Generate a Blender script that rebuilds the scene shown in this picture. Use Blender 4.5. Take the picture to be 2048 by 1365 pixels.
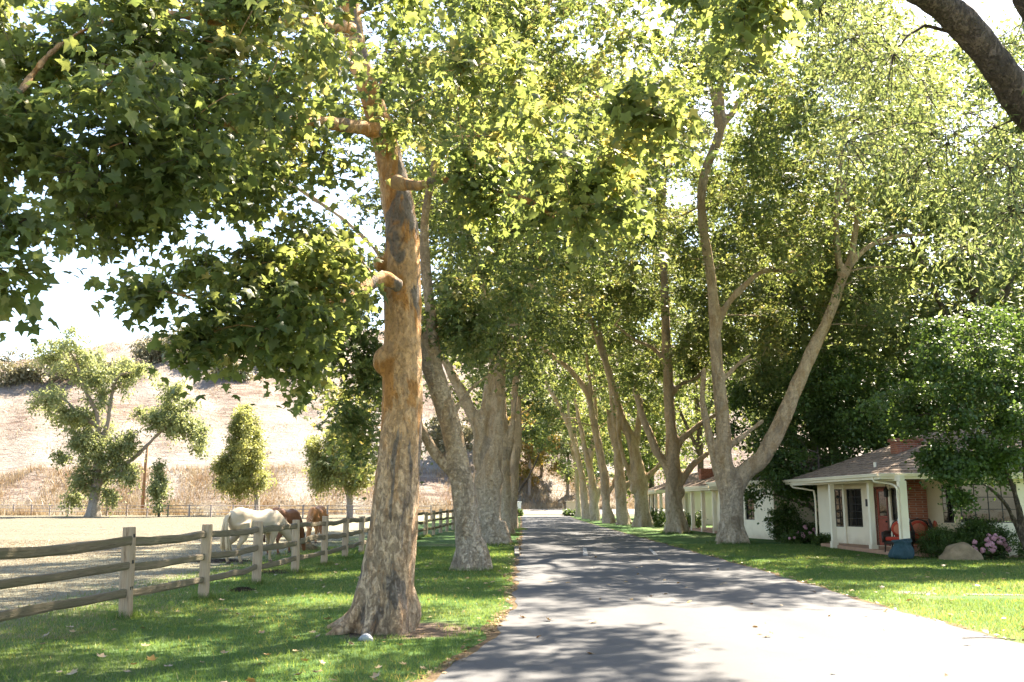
import bpy, math, random
import numpy as np
from mathutils import Vector, Matrix, noise as mnoise

sc = bpy.context.scene
for o in list(bpy.data.objects):
    bpy.data.objects.remove(o)

# ------------------------------------------------------------------ camera, sky, sun, exposure
F = 1850.0                      # focal length in photo pixels (photo 2048 x 1365)
CX, CY = 1024.0, 682.5
HY = 1003.0                     # horizon row
PITCH = math.atan((HY - CY) / F)
CAMZ = 1.7
cam_d = bpy.data.cameras.new('camera')
cam = bpy.data.objects.new('camera', cam_d)
sc.collection.objects.link(cam)
cam.location = (0, 0, CAMZ)
cam.rotation_euler = (math.pi / 2 + PITCH, 0, 0)
cam_d.sensor_width = 36.0
cam_d.lens = 36.0 * F / 2048.0
cam_d.clip_start = 0.1
cam_d.clip_end = 3000
cam_d.dof.use_dof = True
cam_d.dof.focus_distance = 17.0
cam_d.dof.aperture_fstop = 4.5
sc.camera = cam

SUN = Vector((0.36, 0.52, 0.77)).normalized()      # direction towards the sun
sun_d = bpy.data.lights.new('sun', 'SUN')
sun_d.energy = 5.0
sun_d.angle = math.radians(0.53)
sun_d.color = (1.0, 0.93, 0.82)
sun = bpy.data.objects.new('sun', sun_d)
sc.collection.objects.link(sun)
sun.location = (20, 30, 60)
sun.rotation_euler = (-SUN).to_track_quat('-Z', 'Y').to_euler()

world = bpy.data.worlds.new('World')
sc.world = world
world.use_nodes = True
wt = world.node_tree
wt.nodes.clear()
wo = wt.nodes.new('ShaderNodeOutputWorld')
wb = wt.nodes.new('ShaderNodeBackground')
ws = wt.nodes.new('ShaderNodeTexSky')
ws.sky_type = 'NISHITA'
ws.sun_disc = False
ws.sun_elevation = math.asin(SUN.z)
ws.sun_rotation = math.atan2(SUN.x, SUN.y)
ws.air_density = 1.0
ws.dust_density = 1.0
ws.ozone_density = 1.0
wb.inputs['Strength'].default_value = 0.078
wt.links.new(ws.outputs[0], wb.inputs[0])
wt.links.new(wb.outputs[0], wo.inputs[0])

sc.view_settings.view_transform = 'Standard'
sc.view_settings.look = 'None'
sc.view_settings.gamma = 1.0
sc.view_settings.use_curve_mapping = False
sc.view_settings.exposure = 2.78
sc.view_settings.use_white_balance = True          # camera set a little warm, as the photograph
sc.view_settings.white_balance_temperature = 7150
sc.view_settings.white_balance_tint = 10
sc.cycles.max_bounces = 8
sc.cycles.diffuse_bounces = 4
sc.cycles.glossy_bounces = 3
sc.cycles.transmission_bounces = 6
sc.cycles.transparent_max_bounces = 6
sc.cycles.caustics_reflective = False
sc.cycles.caustics_refractive = False
sc.cycles.use_denoising = True
try:
    sc.cycles.denoiser = 'OPENIMAGEDENOISE'
    sc.cycles.denoising_input_passes = 'RGB_ALBEDO_NORMAL'
except Exception:
    pass

# ------------------------------------------------------------------ helpers
COL = sc.collection
_cp, _sp = math.cos(PITCH), math.sin(PITCH)


def ray(px, py):
    a, b = px - CX, CY - py
    return np.array([a, F * _cp - b * _sp, F * _sp + b * _cp])


def at(px, py, Y):
    """the point at depth Y (metres in front of the camera) seen in photo pixel px,py"""
    d = ray(px, py)
    d = d / d[1] * Y
    return np.array([d[0], d[1], d[2] + CAMZ])


def gnd(px, py, z=0.0):
    d = ray(px, py)
    k = (z - CAMZ) / d[2]
    return np.array([d[0] * k, d[1] * k, z])


def proj(P):
    P = np.asarray(P, float).reshape(-1, 3)
    q = P - np.array([0, 0, CAMZ])
    dep = q[:, 1] * _cp + q[:, 2] * _sp
    up = -q[:, 1] * _sp + q[:, 2] * _cp
    dep = np.where(np.abs(dep) < 1e-3, 1e-3, dep)
    return CX + F * q[:, 0] / dep, CY - F * up / dep, q[:, 1]


def nrm(v):
    v = np.asarray(v, float)
    return v / np.maximum(np.linalg.norm(v, axis=-1, keepdims=True), 1e-9)


def tag(o, label=None, cat=None, group=None, kind=None):
    if label:
        o['label'] = label
    if cat:
        o['category'] = cat
    if group:
        o['group'] = group
    if kind:
        o['kind'] = kind
    return o


def empty(name, loc=(0, 0, 0), rz=0.0):
    o = bpy.data.objects.new(name, None)
    COL.objects.link(o)
    o.empty_display_size = 0.2
    o.location = loc
    o.rotation_euler = (0, 0, rz)
    return o


def link(name, me, mat=None, parent=None):
    o = bpy.data.objects.new(name, me)
    COL.objects.link(o)
    if mat is not None and not me.materials:
        me.materials.append(mat)
    if parent is not None:
        o.parent = parent
        o.matrix_parent_inverse = world_of(parent).inverted()   # geometry is authored in world space
    return o


def world_of(o):
    m = Matrix.LocRotScale(o.location, o.rotation_euler, o.scale)
    if o.parent is not None:
        m = world_of(o.parent) @ o.matrix_parent_inverse @ m
    return m


def mesh_np(name, V, T, smooth=False, attrs=None):
    """V (n,3), T (m,k) one polygon size"""
    V = np.ascontiguousarray(V, np.float32)
    T = np.ascontiguousarray(T, np.int32)
    me = bpy.data.meshes.new(name)
    n, m, k = len(V), len(T), T.shape[1]
    me.vertices.add(n)
    me.vertices.foreach_set('co', V.ravel())
    me.loops.add(m * k)
    me.loops.foreach_set('vertex_index', T.ravel())
    me.polygons.add(m)
    me.polygons.foreach_set('loop_start', np.arange(0, m * k, k, dtype=np.int32))
    if attrs:
        for key, val in attrs.items():
            a = me.attributes.new(key, 'FLOAT', 'POINT')
            a.data.foreach_set('value', np.ascontiguousarray(val, np.float32))
    me.update(calc_edges=True)
    if smooth:
        me.polygons.foreach_set('use_smooth', np.ones(m, bool))
    return me


class MB:
    """collects shapes for one mesh"""
    def __init__(s):
        s.v, s.f = [], []

    def add(s, V, Fs):
        b = len(s.v)
        s.v += [tuple(map(float, p)) for p in V]
        s.f += [tuple(int(i) + b for i in f) for f in Fs]
        return s

    def hexa(s, P):
        """8 corners: bottom 4 ccw, top 4 ccw"""
        return s.add(P, [(3, 2, 1, 0), (4, 5, 6, 7), (0, 1, 5, 4), (1, 2, 6, 5), (2, 3, 7, 6), (3, 0, 4, 7)])

    def box(s, x0, x1, y0, y1, z0, z1):
        return s.hexa([(x0, y0, z0), (x1, y0, z0), (x1, y1, z0), (x0, y1, z0), (x0, y0, z1), (x1, y0, z1), (x1, y1, z1), (x0, y1, z1)])

    def fbox(s, fr, s0, s1, o0, o1, z0, z1):
        """box in a wall frame: s along, o outward, z up"""
        p, u, n = fr
        q = lambda a, o, z: (p[0] + u[0] * a + n[0] * o, p[1] + u[1] * a + n[1] * o, z)
        return s.hexa([q(s0, o1, z0), q(s1, o1, z0), q(s1, o0, z0), q(s0, o0, z0), q(s0, o1, z1), q(s1, o1, z1), q(s1, o0, z1), q(s0, o0, z1)])

    def tube(s, pts, rad, n=8, ry=None, cap=True):
        V, Fs = tube_geo(np.asarray(pts, float), rad, n, ry, cap)
        return s.add(V, Fs)

    def lathe(s, c, prof, n=16, sx=1, sy=1):
        V = []
        for r, z in prof:
            for i in range(n):
                a = 2 * math.pi * i / n
                V.append((c[0] + r * sx * math.cos(a), c[1] + r * sy * math.sin(a), c[2] + z))
        Fs = []
        for j in range(len(prof) - 1):
            for i in range(n):
                k = (i + 1) % n
                Fs.append((j * n + i, j * n + k, (j + 1) * n + k, (j + 1) * n + i))
        Fs.append(tuple(range(n - 1, -1, -1)))
        Fs.append(tuple(range((len(prof) - 1) * n, len(prof) * n)))
        return s.add(V, Fs)

    def ball(s, c, rx, ry, rz, n=10, m=7):
        prof = []
        V, Fs = [], []
        for j in range(1, m):
            t = math.pi * j / m
            for i in range(n):
                a = 2 * math.pi * i / n
                V.append((c[0] + rx * math.sin(t) * math.cos(a), c[1] + ry * math.sin(t) * math.sin(a), c[2] - rz * math.cos(t)))
        for j in range(m - 2):
            for i in range(n):
                k = (i + 1) % n
                Fs.append((j * n + i, j * n + k, (j + 1) * n + k, (j + 1) * n + i))
        V += [(c[0], c[1], c[2] - rz), (c[0], c[1], c[2] + rz)]
        a, b = len(V) - 2, len(V) - 1
        for i in range(n):
            k = (i + 1) % n
            Fs.append((a, k, i))
            Fs.append((b, (m - 2) * n + i, (m - 2) * n + k))
        return s.add(V, Fs)

    def mesh(s, name, smooth=False):
        me = bpy.data.meshes.new(name)
        me.from_pydata(s.v, [], s.f)
        me.update()
        if smooth:
            me.polygons.foreach_set('use_smooth', np.ones(len(me.polygons), bool))
        return me

    def build(s, name, mat, parent=None, smooth=False):
        return link(name, s.mesh(name, smooth), mat, parent)


def bevel(o, w=0.01, seg=2):
    m = o.modifiers.new('bevel', 'BEVEL')
    m.width = w
    m.segments = seg
    m.limit_method = 'ANGLE'
    return o


def tube_geo(P, rad, n=8, ry=None, cap=True, up0=None):
    m = len(P)
    rad = np.broadcast_to(np.asarray(rad, float), (m,))
    ry = rad if ry is None else np.broadcast_to(np.asarray(ry, float), (m,))
    T = np.gradient(P, axis=0)
    T = nrm(T)
    ref = np.array([0, 0, 1.0]) if up0 is None else np.asarray(up0, float)
    if abs(T[0] @ ref) > 0.9:
        ref = np.array([1.0, 0, 0])
    V = []
    N = nrm(np.cross(np.cross(T[0], ref), T[0]))
    for i in range(m):
        N = nrm(N - T[i] * (N @ T[i]))
        B = np.cross(T[i], N)
        for k in range(n):
            a = 2 * math.pi * k / n
            V.append(P[i] + N * rad[i] * math.cos(a) + B * ry[i] * math.sin(a))
    Fs = []
    for i in range(m - 1):
        for k in range(n):
            k2 = (k + 1) % n
            Fs.append((i * n + k, i * n + k2, (i + 1) * n + k2, (i + 1) * n + k))
    if cap:
        Fs.append(tuple(range(n - 1, -1, -1)))
        Fs.append(tuple(range((m - 1) * n, m * n)))
    return V, Fs


def catmull(P, step=0.25):
    """resample control points (n,k) smoothly"""
    P = np.asarray(P, float)
    if len(P) < 3:
        L = np.linalg.norm(P[1, :3] - P[0, :3])
        t = np.linspace(0, 1, max(2, int(L / step) + 1))[:, None]
        return P[0] * (1 - t) + P[1] * t
    Q = np.vstack([2 * P[0] - P[1], P, 2 * P[-1] - P[-2]])
    out = []
    for i in range(1, len(Q) - 2):
        p0, p1, p2, p3 = Q[i - 1], Q[i], Q[i + 1], Q[i + 2]
        n = max(2, int(np.linalg.norm(p2[:3] - p1[:3]) / step) + 1)
        for t in np.linspace(0, 1, n, endpoint=False):
            out.append(0.5 * (2 * p1 + (p2 - p0) * t + (2 * p0 - 5 * p1 + 4 * p2 - p3) * t * t + (3 * p1 - p0 - 3 * p2 + p3) * t ** 3))
    out.append(P[-1])
    return np.array(out)


def fuse(mb, voxel, smooth_iter=3, factor=0.5):
    """one continuous skin over overlapping shapes: voxel remesh and smooth -> (V, quads mesh)"""
    me = mb.mesh('tmp')
    o = bpy.data.objects.new('tmp', me)
    COL.objects.link(o)
    r = o.modifiers.new('r', 'REMESH')
    r.mode = 'VOXEL'
    r.voxel_size = voxel
    if smooth_iter:
        s = o.modifiers.new('s', 'SMOOTH')
        s.iterations = smooth_iter
        s.factor = factor
    dg = bpy.context.evaluated_depsgraph_get()
    dg.update()
    out = bpy.data.meshes.new_from_object(o.evaluated_get(dg))
    bpy.data.objects.remove(o)
    bpy.data.meshes.remove(me)
    out.polygons.foreach_set('use_smooth', np.ones(len(out.polygons), bool))
    return out


# ------------------------------------------------------------------ materials
def mat_new(name):
    m = bpy.data.materials.new(name)
    m.use_nodes = True
    nt = m.node_tree
    nt.nodes.clear()
    out = nt.nodes.new('ShaderNodeOutputMaterial')
    return m, nt, out


class NT:
    """tiny node helper"""
    def __init__(s, name):
        s.m, s.t, s.out = mat_new(name)

    def n(s, kind, **kw):
        x = s.t.nodes.new(kind)
        for k, v in kw.items():
            if k.startswith('i_'):
                key = k[2:]
                key = int(key) if key.isdigit() else key.replace('_', ' ')
                if hasattr(v, 'is_linked') or isinstance(v, bpy.types.NodeSocket):
                    s.t.links.new(v, x.inputs[key])
                else:
                    x.inputs[key].default_value = v
            else:
                setattr(x, k, v)
        return x

    def l(s, a, b):
        s.t.links.new(a, b)

    def coord(s, scale=(1, 1, 1), kind='Object', loc=(0, 0, 0)):
        c = s.n('ShaderNodeTexCoord')
        mp = s.n('ShaderNodeMapping')
        mp.inputs['Scale'].default_value = scale
        mp.inputs['Location'].default_value = loc
        s.l(c.outputs[kind], mp.inputs['Vector'])
        return mp.outputs[0]

    def noise(s, vec, scale=5, detail=4, rough=0.55, dist=0.0):
        x = s.n('ShaderNodeTexNoise')
        x.inputs['Scale'].default_value = scale
        x.inputs['Detail'].default_value = detail
        x.inputs['Roughness'].default_value = rough
        x.inputs['Distortion'].default_value = dist
        s.l(vec, x.inputs['Vector'])
        return x.outputs['Fac']

    def ramp(s, fac, stops, interp='LINEAR'):
        r = s.n('ShaderNodeValToRGB')
        r.color_ramp.interpolation = interp
        e = r.color_ramp.elements
        while len(e) < len(stops):
            e.new(0.5)
        for x, (p, c) in zip(e, stops):
            x.position = p
            x.color = (*c, 1) if len(c) == 3 else c
        if not isinstance(fac, (int, float)):
            s.l(fac, r.inputs[0])
        return r.outputs[0]

    def mix(s, fac, a, b, mode='MIX'):
        x = s.n('ShaderNodeMix', data_type='RGBA', blend_type=mode)
        for v, i in ((fac, 0), (a, 6), (b, 7)):
            if isinstance(v, bpy.types.NodeSocket):
                s.l(v, x.inputs[i])
            elif i == 0:
                x.inputs[0].default_value = v
            else:
                x.inputs[i].default_value = (*v, 1) if len(v) == 3 else v
        return x.outputs[2]

    def math(s, op, a, b=0.0, clamp=False):
        x = s.n('ShaderNodeMath', operation=op, use_clamp=clamp)
        for v, i in ((a, 0), (b, 1)):
            if isinstance(v, bpy.types.NodeSocket):
                s.l(v, x.inputs[i])
            else:
                x.inputs[i].default_value = v
        return x.outputs[0]

    def bump(s, h, strength=0.5, dist=0.02):
        b = s.n('ShaderNodeBump')
        b.inputs['Strength'].default_value = strength
        b.inputs['Distance'].default_value = dist
        s.l(h, b.inputs['Height'])
        return b.outputs[0]

    def principled(s, col, rough=0.7, spec=0.3, normal=None, metal=0.0):
        p = s.n('ShaderNodeBsdfPrincipled')
        for v, k in ((col, 'Base Color'), (rough, 'Roughness')):
            if isinstance(v, bpy.types.NodeSocket):
                s.l(v, p.inputs[k])
            elif k == 'Base Color':
                p.inputs[k].default_value = (*v, 1)
            else:
                p.inputs[k].default_value = v
        p.inputs['Specular IOR Level'].default_value = spec
        p.inputs['Metallic'].default_value = metal
        if normal is not None:
            s.l(normal, p.inputs['Normal'])
        return p.outputs[0]

    def done(s, shader):
        s.l(shader, s.out.inputs[0])
        return s.m


def leaf_mat(name, stops, trans=0.52, tmul=(2.4, 2.2, 1.6), rough=0.45, spec=0.35):
    t = NT(name)
    a = t.n('ShaderNodeAttribute', attribute_name='rnd')
    col = t.ramp(a.outputs['Fac'], stops)
    v = t.coord((1, 1, 1))
    nz = t.noise(v, 0.5, 2)
    col = t.mix(t.math('MULTIPLY', nz, 0.35), col, (0.11, 0.12, 0.045))
    tc = t.mix(1.0, col, tmul, 'MULTIPLY')
    p = t.principled(col, rough, spec)
    tr = t.n('ShaderNodeBsdfTranslucent')
    t.l(tc, tr.inputs[0])
    mx = t.n('ShaderNodeMixShader')
    mx.inputs[0].default_value = trans
    t.l(p, mx.inputs[1])
    t.l(tr.outputs[0], mx.inputs[2])
    return t.done(mx.outputs[0])


M = {}
M['leaf'] = leaf_mat('sycamore_leaf', [(0, (0.05, 0.08, 0.028)), (0.4, (0.088, 0.122, 0.040)), (0.75, (0.142, 0.167, 0.055)), (1, (0.25, 0.225, 0.09))])
M['leaf_near'] = leaf_mat('near_sycamore_leaf', [(0, (0.055, 0.085, 0.03)), (0.4, (0.10, 0.137, 0.044)), (0.75, (0.165, 0.19, 0.06)), (1, (0.30, 0.26, 0.10))], trans=0.56)
M['leaf_light'] = leaf_mat('pale_leaf', [(0, (0.072, 0.108, 0.045)), (0.5, (0.11, 0.148, 0.062)), (1, (0.175, 0.19, 0.095))], trans=0.45)
M['leaf_dark'] = leaf_mat('maple_leaf', [(0, (0.03, 0.065, 0.015)), (0.6, (0.05, 0.10, 0.02)), (1, (0.10, 0.15, 0.03))], trans=0.35)
M['leaf_cotton'] = leaf_mat('cottonwood_leaf', [(0, (0.16, 0.20, 0.09)), (0.6, (0.24, 0.28, 0.13)), (1, (0.33, 0.34, 0.16))], trans=0.5, tmul=(1.6, 1.5, 1.2))
M['leaf_poplar'] = leaf_mat('poplar_leaf', [(0, (0.17, 0.20, 0.07)), (0.6, (0.27, 0.29, 0.10)), (1, (0.36, 0.35, 0.13))], trans=0.5, tmul=(1.6, 1.5, 1.2))
M['leaf_grey'] = leaf_mat('oak_leaf', [(0, (0.13, 0.13, 0.09)), (1, (0.24, 0.22, 0.15))], trans=0.2)
M['leaf_dry'] = leaf_mat('turning_leaf', [(0, (0.12, 0.13, 0.03)), (0.5, (0.26, 0.20, 0.05)), (1, (0.35, 0.19, 0.06))], trans=0.45)
M['leaf_dead'] = leaf_mat('fallen_leaf', [(0, (0.16, 0.09, 0.04)), (0.5, (0.32, 0.20, 0.09)), (1, (0.45, 0.33, 0.18))], trans=0.1, tmul=(1.2, 1, .8))


def bark_mat(name, low=(0.30, 0.25, 0.21), pale=(0.50, 0.40, 0.30), orange=(0.42, 0.20, 0.07), grey=(0.17, 0.14, 0.12), amt=0.5, z0=1.0, z1=3.5, bs=1.0, fs=1.0):
    t = NT(name)
    v = t.coord((1, 1, 0.38))
    v2 = t.coord((1, 1, 0.75))
    n1 = t.noise(v, 3.2, 5, 0.6, 0.6)
    n2 = t.noise(v, 2.0, 4, 0.55, 0.8)
    n3 = t.noise(v2, 26, 5, 0.65)
    n4 = t.noise(v2, 9, 5, 0.6, 0.5)
    c = t.c = t.n('ShaderNodeTexCoord')
    sep = t.n('ShaderNodeSeparateXYZ')
    t.l(c.outputs['Object'], sep.inputs[0])
    zz = t.n('ShaderNodeMapRange', interpolation_type='SMOOTHSTEP')
    t.l(t.math('ADD', sep.outputs[2], t.math('MULTIPLY', n2, 2.0)), zz.inputs[0])
    zz.inputs[1].default_value = z0 + 1
    zz.inputs[2].default_value = z1 + 1
    base = t.mix(zz.outputs[0], low, pale)
    # fine mottling
    base = t.mix(t.ramp(n4, [(0.36, (0, 0, 0)), (0.58, (1, 1, 1))]), t.mix(0.4, base, grey), base)
    om = t.math('MULTIPLY', t.ramp(n1, [(0.50, (0, 0, 0)), (0.57, (1, 1, 1))]), t.math('ADD', t.math('MULTIPLY', zz.outputs[0], 0.6), 0.25))
    base = t.mix(t.math('MULTIPLY', om, amt * 1.5), base, orange)
    gm = t.ramp(n2, [(0.56, (0, 0, 0)), (0.60, (1, 1, 1))])
    base = t.mix(t.math('MULTIPLY', gm, amt * 1.5, True), base, grey)
    # flaking bark: thin scales in broken vertical streaks
    n5 = t.noise(t.coord((1, 1, 0.42 if fs == 1 else 1.1)), 15.0 * fs, 7, 0.72, 0.9)
    n6 = t.noise(t.coord((1, 1, 0.30)), 6.0 * fs, 6, 0.68, 1.2)
    lowm = t.math('ADD', t.math('MULTIPLY', zz.outputs[0], -0.45 if fs == 1 else -0.1), 0.85 if fs == 1 else 0.5)
    tone = t.ramp(n5, [(0.30, (0.42, 0.37, 0.33) if fs == 1 else (0.66, 0.60, 0.55)), (0.44, (0.85, 0.82, 0.79)), (0.56, (1.0, 0.99, 0.97)), (0.72, (1.28, 1.25, 1.2))])
    base = t.mix(lowm, base, t.mix(1.0, base, tone, 'MULTIPLY'))
    base = t.mix(t.math('MULTIPLY', t.ramp(n6, [(0.56, (0, 0, 0)), (0.62, (1, 1, 1))]), 0.55), base, t.mix(0.5, base, orange))
    plate = t.math('ADD', t.math('MULTIPLY', t.ramp(n5, [(0.36, (0, 0, 0)), (0.52, (1, 1, 1))]), t.math('MULTIPLY', lowm, 0.9)), t.math('MULTIPLY', n6, 0.7))
    sp = t.ramp(n3, [(0.30, (0.45, 0.41, 0.37)), (0.48, (1, 1, 1))])
    base = t.mix(0.75, base, sp, 'MULTIPLY')
    h = t.math('ADD', t.math('MULTIPLY', n4, 1.2), t.math('MULTIPLY', n3, 0.6))
    h = t.math('ADD', h, t.math('MULTIPLY', gm, 0.25))
    h = t.math('ADD', h, plate)
    return t.done(t.principled(base, 0.85, 0.2, t.bump(h, 0.9 * bs, 0.05)))


M['bark'] = bark_mat('sycamore_bark', pale=(0.72, 0.43, 0.21), amt=0.72, low=(0.62, 0.445, 0.295), orange=(0.52, 0.24, 0.07), grey=(0.24, 0.19, 0.15))
M['bark_pale'] = bark_mat('pale_sycamore_bark', low=(0.64, 0.52, 0.395), pale=(0.64, 0.46, 0.29), orange=(0.42, 0.25, 0.11), grey=(0.33, 0.25, 0.175), amt=0.42, fs=0.7, bs=1.5)
M['bark_brown'] = bark_mat('brown_bark', low=(0.16, 0.12, 0.09), pale=(0.17, 0.13, 0.10), orange=(0.15, 0.11, 0.08), grey=(0.08, 0.065, 0.055), amt=0.4, bs=1.5)
M['bark_field'] = bark_mat('field_tree_bark', low=(0.42, 0.38, 0.33), pale=(0.34, 0.28, 0.23), orange=(0.3, 0.22, 0.15), grey=(0.2, 0.17, 0.15), amt=0.2)


def plain(name, col, rough=0.6, spec=0.3, nscale=6.0, var=0.25, bump=0.15, bdist=0.01, sc3=(1, 1, 1), metal=0.0):
    t = NT(name)
    v = t.coord(sc3)
    n1 = t.noise(v, nscale, 5, 0.6)
    n2 = t.noise(v, nscale * 7, 3, 0.6)
    k = t.ramp(n1, [(0.25, (1 - var,) * 3), (0.75, (1 + var * 0.4,) * 3)])
    c = t.mix(1.0, col, k, 'MULTIPLY')
    return t.done(t.principled(c, rough, spec, t.bump(t.math('ADD', n1, n2), bump, bdist), metal))


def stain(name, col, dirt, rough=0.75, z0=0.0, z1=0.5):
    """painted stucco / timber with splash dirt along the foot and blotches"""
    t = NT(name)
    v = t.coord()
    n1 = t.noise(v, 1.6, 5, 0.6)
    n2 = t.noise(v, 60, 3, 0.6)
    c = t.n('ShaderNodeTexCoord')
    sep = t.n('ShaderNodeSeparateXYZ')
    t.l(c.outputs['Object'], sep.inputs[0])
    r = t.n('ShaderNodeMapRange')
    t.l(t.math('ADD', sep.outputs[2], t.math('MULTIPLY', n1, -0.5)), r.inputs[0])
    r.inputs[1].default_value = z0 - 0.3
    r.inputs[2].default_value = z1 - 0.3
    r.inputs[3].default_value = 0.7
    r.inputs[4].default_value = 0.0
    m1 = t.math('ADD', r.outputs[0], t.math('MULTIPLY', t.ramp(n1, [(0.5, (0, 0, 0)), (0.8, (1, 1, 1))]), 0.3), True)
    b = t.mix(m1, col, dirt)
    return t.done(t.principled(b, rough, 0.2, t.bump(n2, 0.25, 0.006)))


M['stucco'] = stain('cream_stucco', (0.90, 0.79, 0.61), (0.55, 0.44, 0.31))
M['shaded_stucco'] = stain('shaded_stucco', (0.42, 0.33, 0.21), (0.28, 0.21, 0.14))  # stucco darkened to tan for the deep shade on the return wall
M['trim'] = stain('cream_trim_paint', (0.88, 0.79, 0.62), (0.6, 0.5, 0.38), 0.5)
M['black_frame'] = plain('black_window_frame', (0.025, 0.023, 0.022), 0.4)
M['iron'] = plain('dark_iron', (0.03, 0.026, 0.024), 0.45)
M['red_door'] = plain('red_door_paint', (0.33, 0.075, 0.045), 0.45, bump=0.05)
M['door_dark'] = plain('door_frame_paint', (0.16, 0.06, 0.04), 0.5)
M['terracotta'] = plain('terracotta_paving', (0.42, 0.24, 0.16), 0.7)
M['wicker'] = plain('dark_wicker', (0.05, 0.032, 0.022), 0.55, nscale=60, var=0.6, bump=0.8)
M['towel'] = plain('white_towel', (0.75, 0.75, 0.78), 0.9, nscale=20, bump=0.4)
M['tarp'] = plain('blue_bag_cloth', (0.03, 0.075, 0.095), 0.6, nscale=6, bump=0.8, bdist=0.03)
M['stone'] = plain('boulder_stone', (0.33, 0.24, 0.15), 0.85, nscale=3, var=0.45, bump=0.6, bdist=0.03)
M['stone_grey'] = plain('grey_stone', (0.42, 0.42, 0.44), 0.8, nscale=8, var=0.3, bump=0.5)
M['concrete'] = plain('concrete', (0.13, 0.12, 0.105), 0.85, nscale=3, var=0.3, bump=0.3)
M['pillar'] = plain('pillar_stucco', (0.60, 0.47, 0.34), 0.8, nscale=2, var=0.2)
M['white_paint'] = plain('white_paint', (0.8, 0.8, 0.78), 0.6)
M['line_paint'] = plain('worn_line_paint', (0.30, 0.30, 0.30), 0.8, nscale=14, var=0.6)
M['pole'] = plain('utility_pole_wood', (0.33, 0.19, 0.11), 0.85, nscale=4, var=0.3, sc3=(3, 3, .4))
M['soil'] = plain('dark_soil', (0.06, 0.042, 0.028), 0.95, nscale=9, var=0.5, bump=1.0, bdist=0.05)
M['hay'] = plain('hay', (0.30, 0.22, 0.11), 0.9, nscale=20, var=0.6, bump=1.0, bdist=0.04)
M['mug'] = plain('white_ceramic', (0.8, 0.8, 0.8), 0.25)
M['petal'] = plain('pink_petals', (0.75, 0.38, 0.46), 0.7, nscale=30, var=0.45, bump=1.0, bdist=0.02)
M['hoof'] = plain('hoof', (0.12, 0.09, 0.07), 0.6)


def rail_wood(name, c1, c2, moss):
    t = NT(name)
    v = t.coord((0.6, 9, 9), 'Generated')
    c = t.n('ShaderNodeTexCoord')
    v = t.coord((3, 3, 3))
    va = t.n('ShaderNodeAttribute', attribute_name='along')
    n1 = t.noise(v, 2.0, 5, 0.6)
    comb = t.n('ShaderNodeCombineXYZ')
    t.l(t.math('MULTIPLY', va.outputs['Fac'], 1.2), comb.inputs[0])
    vb = t.n('ShaderNodeAttribute', attribute_name='around')
    t.l(t.math('MULTIPLY', vb.outputs['Fac'], 14.0), comb.inputs[1])
    oi = t.n('ShaderNodeObjectInfo')
    t.l(t.math('MULTIPLY', oi.outputs['Random'], 40.0), comb.inputs[2])
    g = t.noise(comb.outputs[0], 3.0, 6, 0.65, 0.3)
    g2 = t.noise(comb.outputs[0], 0.6, 3, 0.6, 0.3)
    col = t.mix(t.ramp(g, [(0.3, (0, 0, 0)), (0.7, (1, 1, 1))]), c1, c2)
    col = t.mix(t.ramp(g2, [(0.42, (0, 0, 0)), (0.62, (0.8, 0.8, 0.8))]), col, moss)
    crack = t.ramp(g, [(0.30, (0.2, 0.18, 0.16)), (0.38, (1, 1, 1))])
    col = t.mix(0.8, col, crack, 'MULTIPLY')
    return t.done(t.principled(col, 0.85, 0.2, t.bump(g, 0.9, 0.02)))


M['rail'] = rail_wood('weathered_rail_wood', (0.12, 0.095, 0.064), (0.25, 0.20, 0.14), (0.155, 0.138, 0.085))
M['post'] = rail_wood('weathered_post_wood', (0.32, 0.22, 0.14), (0.56, 0.42, 0.29), (0.42, 0.33, 0.24))
M['far_rail'] = plain('far_rail_paint', (0.30, 0.25, 0.23), 0.8)


def glass_mat():
    t = NT('window_glass')
    v = t.coord()
    n1 = t.noise(v, 1.3, 2)
    p = t.principled((0.012, 0.012, 0.012), 0.03, 0.6, t.bump(n1, 0.06, 0.05))
    g = t.n('ShaderNodeBsdfGlossy')
    g.inputs['Roughness'].default_value = 0.03
    g.inputs['Color'].default_value = (0.9, 0.9, 0.9, 1)
    t.l(t.bump(n1, 0.10, 0.05), g.inputs['Normal'])
    mx = t.n('ShaderNodeMixShader')
    mx.inputs[0].default_value = 0.03
    t.l(p, mx.inputs[1])
    t.l(g.outputs[0], mx.inputs[2])
    return t.done(mx.outputs[0])


M['glass'] = glass_mat()


def brick_mat():
    t = NT('red_brick')
    c = t.n('ShaderNodeTexCoord')
    sep = t.n('ShaderNodeSeparateXYZ')
    t.l(c.outputs['Object'], sep.inputs[0])
    comb = t.n('ShaderNodeCombineXYZ')
    t.l(t.math('ADD', sep.outputs[0], sep.outputs[1]), comb.inputs[0])
    t.l(sep.outputs[2], comb.inputs[1])
    b = t.n('ShaderNodeTexBrick')
    t.l(comb.outputs[0], b.inputs['Vector'])
    b.inputs['Color1'].default_value = (0.26, 0.085, 0.05, 1)
    b.inputs['Color2'].default_value = (0.36, 0.12, 0.065, 1)
    b.inputs['Mortar'].default_value = (0.36, 0.26, 0.2, 1)
    b.inputs['Scale'].default_value = 1.0
    b.inputs['Mortar Size'].default_value = 0.008
    b.inputs['Brick Width'].default_value = 0.24
    b.inputs['Row Height'].default_value = 0.078
    n1 = t.noise(t.coord(), 4, 4)
    col = t.mix(1.0, b.outputs['Color'], t.ramp(n1, [(0.3, (0.7, 0.7, 0.7)), (0.7, (1.1, 1.1, 1.1))]), 'MULTIPLY')
    inv = t.math('SUBTRACT', 1.0, b.outputs['Fac'])
    return t.done(t.principled(col, 0.8, 0.2, t.bump(inv, 0.8, 0.01)))


M['brick'] = brick_mat()


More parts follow.
